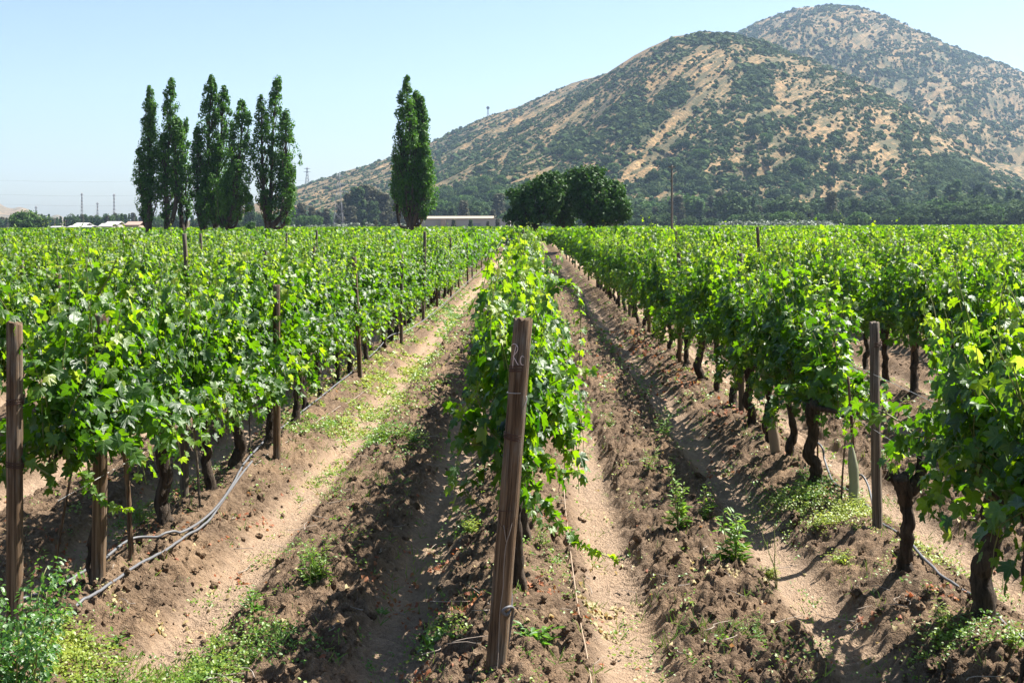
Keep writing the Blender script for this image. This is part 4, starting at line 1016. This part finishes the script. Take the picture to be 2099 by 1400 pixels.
# olive hedge and round shrubs
for i, px in enumerate(np.arange(1482, 1700, 7.5)): far_tree('olive', px, 405 + (i % 3) * 6, rr.uniform(451, 456) + (px - VX) * ROLL, i, wmul=1.25)
for px, ty in ((580, 457), (606, 457), (640, 456), (682, 454), (712, 453), (727, 454), (755, 453), (560, 458), (660, 457), (820, 455)): far_tree('olive', px, 400, ty, int(px), 'pale round shrub at the left far edge of the vines', 'pale round shrubs', wmul=1.3)
for px in (930, 965, 1000, 1020, 745, 770, 790): far_tree('tall', px, 380, rr.uniform(446, 453), int(px), 'small young tree in front of the long warehouse', 'small young trees at the field edge', wmul=1.2)

# ------------------------------------------------------------------ hills
def curve(pts, px):
    p = np.array(pts, float); return np.interp(px, p[:, 0], p[:, 1])
HILLS = {
 'near': dict(crest=[(300, 470), (560, 452), (700, 425), (800, 390), (900, 345), (1000, 296), (1100, 240), (1180, 192), (1240, 154), (1300, 114), (1380, 76), (1440, 68), (1500, 73), (1560, 88), (1620, 111), (1700, 141), (1780, 176), (1850, 215), (1900, 248), (1960, 296), (2020, 335), (2099, 372), (2250, 412), (2600, 455)], yc=1150, yf=560, depth=300),
 'left': dict(crest=[(300, 470), (500, 425), (560, 402), (600, 386), (650, 370), (700, 353), (760, 336), (800, 323), (850, 305), (890, 288), (950, 262), (1000, 238), (1060, 220), (1110, 198), (1170, 172), (1240, 152), (1320, 145), (1450, 160), (1700, 200), (2000, 300), (2600, 455)], yc=1500, yf=640, depth=500),
 'big': dict(crest=[(1000, 462), (1250, 250), (1400, 135), (1480, 88), (1510, 70), (1580, 38), (1640, 18), (1700, 13), (1760, 18), (1820, 35), (1880, 64), (1940, 93), (2000, 117), (2099, 152), (2200, 190), (2350, 270), (2600, 400)], yc=2100, yf=800, depth=500),
}
t = NT('dry hillside'); o = t.coord()
sx = t.n('ShaderNodeSeparateXYZ', {0: o}); sk = t.n('ShaderNodeCombineXYZ', {0: t.math('DIVIDE', t.math('SUBTRACT', sx.outputs[0], t.math('MULTIPLY', sx.outputs[1], .6)), 5.5), 1: t.math('DIVIDE', sx.outputs[1], 40.0)}); n4 = t.noise(sk.outputs[0], 1.0, 4, .65, .4)
n1 = t.noise(o, .012, 5, .6); n2 = t.noise(o, .10, 6, .7); n3 = t.noise(o, .45, 4, .7)
c0 = t.ramp(n2, [(.30, (0.12, 0.072, 0.034)), (.5, (0.26, 0.160, 0.074)), (.70, (0.42, 0.275, 0.135))])
c0 = t.mix(t.ramp(n3, [(.45, (0, 0, 0)), (.58, (.75, .75, .75))]), c0, (0.070, 0.066, 0.034))
c0 = t.mix(t.ramp(n1, [(.40, (0, 0, 0)), (.65, (.5, .5, .5))]), c0, (0.11, 0.095, 0.05))
c0 = t.mix(t.ramp(n4, [(.47, (0, 0, 0)), (.56, (.8, .8, .8))]), c0, (0.050, 0.055, 0.028))
gnode = t.n('ShaderNodeAttribute', attribute_name='green').outputs['Fac']
c0 = t.mix(gnode, c0, (0.035, 0.050, 0.022))
M_HILL = t.done(t.bsdf(c0, .95, t.bump(n2, .8, 3.0), .1))
def hill_z(hn, px, d):
    h = HILLS[hn]; cr = curve(h['crest'], px)
    yc = h['yc'] * (1 + .05 * np.sin(px / 170.)); yf = h['yf'] * (1 + .04 * np.sin(px / 90. + 1))
    zc = H - (cr - VY) * yc / F
    t_ = np.clip((d - yf) / (yc - yf), 0, 1); back = np.clip((d - yc) / h['depth'], 0, 1)
    X = (px - VX) * d / F
    prof = .55 * t_ ** 1.35 + .45 * (t_ * t_ * (3 - 2 * t_))
    # spurs and gullies running down and to the left
    s = (X - .6 * d) / 62.0; g_ = (fbm(s, d / 420., 4, 7 + len(hn)) - .47)
    g2 = np.abs(fbm((X - .6 * d) / 21., d / 130., 3, 13) - .47)
    amp = np.sin(pi * np.clip(t_, 0, 1)) ** .8
    z = zc * prof + zc * amp * (.30 * g_ - .13 * g2) + 2.2 * (fbm(X / 14., d / 14., 3, 3) - .45) * np.clip(t_ * 4, 0, 1)
    z = z * (1 - back ** 1.3)
    return z - 1.5 * (t_ <= 0)
def veg(hn, px, py):
    """how bushy the slope is at a direction of the hill (map of the vegetation on the slopes)"""
    v = .54 * np.ones_like(px)
    L = {'near': [(1300, 250, 90, 60, 1), (1180, 300, 90, 50, .8), (1390, 200, 60, 40, .9), (1540, 180, 70, 70, .9), (1560, 250, 60, 50, .8), (1460, 85, 80, 20, 1), (1570, 105, 60, 20, .9), (1050, 330, 90, 40, .5), (1620, 300, 70, 40, .45), (1850, 300, 90, 80, .8), (1950, 360, 90, 50, 1), (1400, 380, 400, 25, .9), (1000, 400, 200, 30, .9), (1700, 190, 80, 40, .5)],
         'left': [(950, 290, 100, 50, .75), (700, 380, 80, 30, .5), (820, 330, 50, 25, .8), (900, 330, 80, 40, .8)],
         'big': [(1700, 22, 60, 18, .8), (1700, 120, 200, 50, .85), (1850, 160, 130, 60, .9), (2000, 220, 120, 60, .9), (1950, 120, 200, 40, .9), (1580, 60, 50, 30, .6)]}[hn]
    if hn == 'big': v = v + .12
    for cx, cy, rx, ry, w_ in L: v = np.maximum(v, w_ * np.exp(-((px - cx) / rx) ** 2 - ((py - cy) / ry) ** 2) * 1.15)
    return v
for hn, h in HILLS.items():
    pxs = np.arange(h['crest'][0][0] - 30, 2620, 5.0); yc = h['yc']
    ds = np.concatenate([np.linspace(h['yf'] * .93, yc * 1.06, 190), np.linspace(yc * 1.07, yc * 1.06 + h['depth'] * 1.1, 22)])
    PXg, Dg = np.meshgrid(pxs, ds); z = hill_z(hn, PXg.ravel(), Dg.ravel()).reshape(PXg.shape)
    X = (PXg - VX) * Dg / F; nx_, ny_ = len(pxs), len(ds)
    ii = (np.arange(ny_ - 1)[:, None] * nx_ + np.arange(nx_ - 1)[None]).ravel()
    Fq = np.stack([ii, ii + 1, ii + nx_ + 1, ii + nx_], 1)
    PYg = VY - (z - H) * F / Dg; vg = veg(hn, PXg, PYg)
    gn = np.clip((vg - .55) * 1.6, 0, .75) * np.clip(fbm(X / 16., Dg / 16., 3, 5) * 3 - .9, 0, 1)
    o_ = mobj({'near': 'hill', 'left': 'left_ridge', 'big': 'mountain'}[hn], make_mesh(hn, np.stack([X.ravel(), Dg.ravel(), z.ravel()], 1), [Fq], M_HILL, True, vattr={'green': gn.ravel()}))
    tag(o_, kind='structure')
rs_ = random.Random(8)
for i in range(150):
    px = rs_.uniform(880, 2140) if i > 25 else rs_.uniform(600, 880); d = rs_.uniform(600, 790) if px > 880 else rs_.uniform(650, 760)
    if 1790 < px < 1940 and d > 660: continue
    z0 = float(max(hill_z('near', np.array([px]), np.array([d]))[0], hill_z('left', np.array([px]), np.array([d]))[0], 0))
    top = H + 0; pyb = VY - (z0 - H) * F / d
    s = rs_.uniform(.7, 1.25); hh = {'broad': 7.9, 'tall': 11.2}[kd := 'broad'] * s
    far_tree(kd, px, d, VY - (z0 + hh - H) * F / d + (px - VX) * ROLL, rs_.randrange(99), 'tree growing low on the hill slope above the tree belt', 'trees low on the hill slope', zbase=z0 - .3, wmul=rs_.uniform(1.0, 1.4))
# far pink range at the left horizon
px_ = np.linspace(-500, 500, 160); cr = np.interp(px_, [-500, -200, 0, 12, 30, 60, 110, 200, 500], [380, 395, 412, 414, 424, 428, 442, 456, 462]) + 1.5 * np.sin(px_ / 7)
V = []; dd = [2600, 2750, 2900, 3000]; ff = [0, .6, 1.0, .2]
for d_, f_ in zip(dd, ff): V.append(np.stack([(px_ - VX) * d_ / F, np.full(160, float(d_)), (H - (cr - VY) * 2900 / F) * f_ - 1 + 6 * f_ * np.sin(px_ / 11 + d_)], 1))
ii = (np.arange(3)[:, None] * 160 + np.arange(159)[None]).ravel(); Fq = np.stack([ii, ii + 1, ii + 161, ii + 160], 1)
tag(mobj('distant_range', make_mesh('distant_range', np.concatenate(V), [Fq], M_HILL)), kind='structure')

# shrubs on the hills
def shrub_mesh(seed, n=60, ls=.75):
    r = np.random.default_rng(seed); cs = []
    for i in range(n):
        u = rnd_unit(1, r)[0]; u[2] = abs(u[2]); cs.append(u * r.uniform(.5, 1) * [1, 1, .85] + [0, 0, .05])
    return clump_tree(seed, np.array(cs), r.uniform(.2, .36, n), 9, .26 * ls, M_SCRUB)
SHM = [shrub_mesh(700 + i) for i in range(6)]
cand = []
r = np.random.default_rng(33)
for hn, cnt in (('near', 66000), ('left', 20000), ('big', 36000)):
    h = HILLS[hn]; lo = {'near': 560, 'left': 540, 'big': 1420}[hn]
    px = r.uniform(lo, 2150 if hn != 'left' else 1270, cnt); yc = h['yc']; f = r.uniform(0, 1.04, cnt)
    d = h['yf'] + (yc - h['yf']) * f; z = hill_z(hn, px, d); py = VY - (z - H) * F / d
    v = veg(hn, px, py); X = (px - VX) * d / F
    gul = fbm((X - .6 * d) / 9., d / 60., 3, 19); patch = fbm((X - .6 * d) / 26., d / 60., 3, 23)
    keep = r.uniform(0, 1, cnt) < np.clip(v * 1.1 - .08 + (gul - .47) * 2.4 + (patch - .45) * 1.2, .06, 1) * .85
    px, d, z, v, X = px[keep], d[keep], z[keep], v[keep], X[keep]
    s = r.gamma(1.7, .50, len(px)) + .55; s = s * (1 + 1.4 * np.clip(v - .5, 0, 1)) * (1.25 if hn == 'big' else 1.0)
    s = np.minimum(s, 5.2)
    cand.append(np.stack([X, d, z, s, s / d], 1))
    for q in (1, 2):
        m_ = r.uniform(0, 1, len(X)) < .62; L_ = s[m_] * r.uniform(.9, 1.8, m_.sum()) * q
        X2 = X[m_] + .51 * L_ * 1.3 + r.normal(size=m_.sum()) * .5; d2 = d[m_] + .86 * L_ * 1.9; z2 = hill_z(hn, X2 * F / d2 + VX, d2); s2 = s[m_] * r.uniform(.5, .85, m_.sum())
        cand.append(np.stack([X2, d2, z2, s2, s2 / d2], 1))
cand = np.concatenate(cand); order = np.argsort(-cand[:, 4]); big_ = cand[order[:300]]; small = cand[order[300:]]
for i, (X, d, z, s, _) in enumerate(big_):
    o_ = mobj('hillside_shrub', SHM[i % 6]); o_.location = (X, d, z - .2); o_.scale = (s, s, s * random.uniform(.8, 1.1)); o_.rotation_euler = (0, 0, random.uniform(0, 6))
    tag(o_, 'large rounded dark green shrub on the dry hillside', 'shrub', 'large shrubs scattered over the hillsides')
# small ones: low faceted blobs of leaf sheets
n = len(small); print('small shrubs', n)
tm = np.random.default_rng(2)
k_ = 13; TV = []; TFc = []
for i in range(k_):
    u = nrm(tm.normal(size=3)); u[2] = abs(u[2]); c = u * tm.uniform(.45, .95) * [1, 1, .85]; a = nrm(np.cross(u, tm.normal(size=3))); b = np.cross(u, a); w_ = tm.uniform(.3, .5)
    TV += [c - a * w_ - b * w_ * .8, c + a * w_ - b * w_, c + a * w_ * .9 + b * w_, c - a * w_ + b * w_ * .9]; TFc.append([4 * i, 4 * i + 1, 4 * i + 2, 4 * i + 3])
TV = np.array(TV); TFc = np.array(TFc)
ang = r.uniform(0, 2 * pi, n); R = np.zeros((n, 3, 3)); R[:, 0, 0] = np.cos(ang); R[:, 0, 1] = -np.sin(ang); R[:, 1, 0] = np.sin(ang); R[:, 1, 1] = np.cos(ang); R[:, 2, 2] = 1
P = small[:, :3].copy(); P[:, 2] -= .15; S3 = np.repeat(small[:, 3][:, None], 3, 1) * r.uniform(.8, 1.2, (n, 3))
sb = mobj('hillside_scrub', make_mesh('hillside_scrub', scatter(TV, P, R, S3), [rep_faces(TFc, len(TV), n)], M_SCRUB, True, np.repeat(r.uniform(0, 1, n), k_)))
tag(sb, 'countless small green and brown bushes dotting the dry hillsides', 'scrub', kind='stuff')

# ------------------------------------------------------------------ buildings, poles
def box_v(x0, x1, y0, y1, z0, z1):
    V = np.array([(x, y, z) for z in (z0, z1) for y in (y0, y1) for x in (x0, x1)], float)
    Fq = np.array([(0, 2, 3, 1), (4, 5, 7, 6), (0, 1, 5, 4), (2, 6, 7, 3), (0, 4, 6, 2), (1, 3, 7, 5)]); return V, Fq
def boxes(name, lst, mat, parent=None):
    Vs, Fs_, off = [], [], 0
    for b in lst:
        V, Fq = box_v(*b); Vs.append(V); Fs_.append(Fq + off); off += 8
    return mobj(name, make_mesh(name, np.concatenate(Vs), [np.concatenate(Fs_)], mat, False), parent)
def gable(name, x0, x1, y0, y1, z0, z1, mat, parent, along='x', over=.4, th=.18):
    if along == 'x':
        ym = (y0 + y1) / 2; s = [(y0 - over, z0), (ym, z1), (y1 + over, z0)]
        pr = [(x, y, z) for x in (x0 - over, x1 + over) for (y, z) in s + [(q[0], q[1] + th) for q in reversed(s)]]
    else:
        xm = (x0 + x1) / 2; s = [(x0 - over, z0), (xm, z1), (x1 + over, z0)]
        pr = [(x, y, z) for y in (y0 - over, y1 + over) for (x, z) in s + [(q[0], q[1] + th) for q in reversed(s)]]
    V = np.array(pr, float)
    Q = np.array([(i, (i + 1) % 6, (i + 1) % 6 + 6, i + 6) for i in range(6)] + [(0, 5, 4, 1), (1, 4, 3, 2), (6, 7, 10, 11), (7, 8, 9, 10)])
    return mobj(name, make_mesh(name, V, [Q], mat, False), parent)
def house(px0, px1, py_e, py_r, d, wall, roof, label, along='x', wing=None, dep=7):
    xa = (px0 - VX) * d / F; xb = (px1 - VX) * d / F; ze = pp((px0 + px1) / 2, py_e, d)[2]; zr = pp((px0 + px1) / 2, py_r, d)[2]
    cx = (xa + xb) / 2; w_ = (xb - xa) / 2; e = empty('house', (cx, d, 0)); tag(e, label, 'house', 'small houses on the left horizon')
    boxes('wall', [(-w_, w_, 0, dep, -.2, ze)], wall, e)
    gable('roof', -w_, w_, 0, dep, ze + .01, zr, roof, e, along)
    if w_ > 1.4:
        f = boxes('window', [(-w_ * .55, -w_ * .55 + .9, -.05, .02, ze - 1.6, ze - .6)], M_DARK, e); boxes('window', [(w_ * .35, w_ * .35 + .9, -.05, .02, ze - 1.6, ze - .6)], M_DARK, e)
    return e
house(152, 173, 457.5, 452.5, 395, M_BLUE, M_WHITE, 'small house with white roof and bright blue wall', 'x')
house(140, 184, 461, 458, 390, M_WHITE, M_WHITE, 'low white shed in front of the blue walled house')
house(204, 226, 460, 454, 392, M_WHITE, M_WHITE, 'house with sloping white roof right of the blue one')
house(216, 240, 456, 450, 410, M_WALL, M_WHITE, 'pale roofed house behind the white roof one')
house(258, 284, 457.5, 450.5, 398, M_BEIGE, M_TERRA, 'house with pale pinkish tile roof by the leftmost poplar')
house(102, 118, 461.5, 459, 400, M_WHITE, M_WHITE, 'tiny white shed near the big left horizon tree')
d = 395; xa = (846 - VX) * d / F; xb = (1046 - VX) * d / F; ze = pp(950, 448, d)[2]; zr = pp(950, 443.5, d)[2]
e = empty('warehouse', ((xa + xb) / 2, d, 0)); tag(e, 'long low grey warehouse with pale roof behind the vines', 'warehouse'); w_ = (xb - xa) / 2
boxes('wall', [(-w_, w_, 0, 14, -.2, ze)], M_WALL, e); gable('roof', -w_ + 3, w_ - 6, 0, 14, ze + .01, zr + .1, M_BEIGE, e, 'x', .5, .12)
pxw = (908 - VX) * d / F - (xa + xb) / 2
boxes('buttress', [(pxw - .7, pxw + .9, -1.2, -.01, -.2, ze - .05)], M_BEIGE, e)
boxes('door', [(w_ * .2, w_ * .2 + 3, -.06, -.01, -.1, 3.0)], M_STEEL, e)
d = 300; e = empty('shed', ((1259 - VX) * d / F, d, 0)); tag(e, 'small beige shed peeking out right of the broad tree clump', 'shed')
boxes('wall', [(-1.1, 1.1, 0, 4, -.2, 3.2)], M_BEIGE, e); gable('roof', -1.1, 1.1, 0, 4, 3.21, 3.9, M_WHITE, e, 'x', .2, .12); boxes('door', [(-.3, .6, -.05, -.01, -.1, 2.0)], M_DARK, e)
# bin/trailer in the lane
x, y, _ = pp(1048, 500, 104); e = empty('field_trailer', (x, y, 0)); tag(e, 'dark box trailer with a white top at the end of the left aisle', 'trailer')
boxes('body', [(-.50, .50, -.6, .9, .42, 1.02)], M_DARK, e); boxes('lid', [(-.54, .54, -.65, .95, 1.025, 1.11)], M_WHITE, e)
boxes('drawbar', [(-.04, .04, .9, 1.9, .40, .46)], M_STEEL, e)
for sx in (-1, 1):
    a = np.linspace(-.07, .07, 4); tube_obj('wheel', [(np.stack([sx * .56 + a, 0 * a, np.full(4, .28)], 1), np.array([.2, .27, .27, .2]))], M_DARK, e, 14)
# pole
def pole(px, py_top, d, r, label, name='utility_pole', arms=(), cat='pole'):
    x = (px - VX) * d / F; h = pp(px, py_top, d)[2]; e = empty(name, (x, d, 0)); tag(e, label, cat)
    tube_obj('shaft', [(np.stack([np.linspace(0, .03, 10), np.zeros(10), np.linspace(-.3, h, 10)], 1), np.linspace(r, r * .7, 10))], M_POLE, e, 10)
    for z_, w_ in arms: boxes('crossarm', [(-w_, w_, -.06, .06, h - z_ - .06, h - z_ + .06)], M_POLE, e)
    return e
pole(1377, 341, 104, .11, 'tall bare wooden pole right of the broad tree clump', arms=((.15, .28),))
pole(112, 440, 420, .12, 'thin pole at the left horizon near the tiny white shed', arms=((.5, 1.),))
pole(134, 445, 420, .12, 'second thin pole at the left horizon', arms=((.5, 1.),))
pole(16, 440, 420, .12, 'thin pale pole at the extreme left edge', arms=((.5, 1.),))
def mast(px, py_top, d, label, wd=1.2, zb=0, arms=(), r=.09, name='lattice_mast', taper=.35, disc=0):
    x = (px - VX) * d / F; h = pp(px, py_top, d)[2] - zb; e = empty(name, (x, d, zb)); tag(e, label, 'mast' if name != 'power_pylon' else 'pylon')
    P = []; n = max(6, int(h / (wd * 1.3)))
    cor = [(-1, -1), (1, -1), (1, 1), (-1, 1)]
    W = lambda f: wd * (1 - (1 - taper) * min(1, f * 1.25)) / 2
    for c in cor: P.append((np.array([(c[0] * W(f), c[1] * W(f), f * h) for f in np.linspace(0, 1, 8)]), np.full(8, r)))
    for i in range(n):
        f0, f1 = i / n, (i + 1) / n
        for q in range(4):
            a, b = cor[q], cor[(q + 1) % 4]; P.append((np.array([(a[0] * W(f0), a[1] * W(f0), f0 * h), (b[0] * W(f1), b[1] * W(f1), f1 * h)]), np.full(2, r * .6)))
            P.append((np.array([(b[0] * W(f0), b[1] * W(f0), f0 * h), (a[0] * W(f1), a[1] * W(f1), f1 * h)]), np.full(2, r * .6)))
    tube_obj('tower', P, M_STEEL, e, 4)
    for z_, w_ in arms: tube_obj('crossarm', [(np.array([(-w_, 0, h - z_), (0, 0, h - z_ + .5), (w_, 0, h - z_)]), np.full(3, r)), (np.array([(-w_, 0, h - z_), (w_, 0, h - z_)]), np.full(2, r))], M_STEEL, e, 4)
    if disc:
        a = np.array([-.3, .3]); tube_obj('wheel_head', [(np.stack([a * 0, a, np.full(2, h)], 1), np.full(2, disc))], M_STEEL, e, 14)
    return e
mast(694, 352, 470, 'large lattice pylon in front of the eucalyptus grove', 4.2, 0, ((1.5, 3.5), (4.5, 3.8), (7.5, 3.5)), .065, 'power_pylon', .25)
for px, ty, lab in ((168, 390, 'left lattice mast above the left horizon trees'), (200, 409, 'shortest lattice mast above the left horizon trees'), (234, 392, 'right lattice mast above the left horizon trees'), (74, 416, 'faint mast right of the pink range')):
    mast(px, ty, 650, lab, 1.3, 0, ((1.0, .8),), .075)
zz = float(hill_z('left', np.array([630.]), np.array([1490.]))[0]); mast(630, 340, 1490, 'faint pylon on the left shoulder of the ridge', 5, zz - 1, ((2, 4), (6, 4.5)), .22, 'power_pylon', .25)
zz = float(hill_z('left', np.array([1001.]), np.array([1500.]))[0]); mast(1001, 221, 1500, 'thin tower with a round wheel head on the ridge', 3.0, zz - 1, (), .22, 'ridge_windmill', .4, 2.0)
# power lines
for zpx, lab in ((392, 'upper'), (412, 'middle'), (363, 'highest')):
    p = [np.array(pp(px, zpx + (5 - ((px % 400) - 200) ** 2 / 8000.), 470)) for px in range(-60, 700, 40)]
    tag(tube_obj('power_line', [(np.array(p), np.full(len(p), .022))], M_STEEL, None, 4), f'{lab} thin power line strung across the sky at left', 'power line')

# ------------------------------------------------------------------ haze
V, Fq = box_v(-2600, 2600, -120, 4200, -2.5, 470)
t = NT('haze'); pv = t.n('ShaderNodeVolumePrincipled', {'Color': (.52, .72, 1.0, 1), 'Density': 0.000105, 'Anisotropy': 0.2})
t.l(pv.outputs[0], t.out.inputs['Volume'])
hz_ = mobj('haze', make_mesh('haze', V, [Fq], t.m, False)); tag(hz_, 'thin bluish summer haze over the valley', 'haze', kind='stuff')
print('verts total', sum(len(m.vertices) for m in bpy.data.meshes), 'vines', len(vines), 'DEND', DEND)
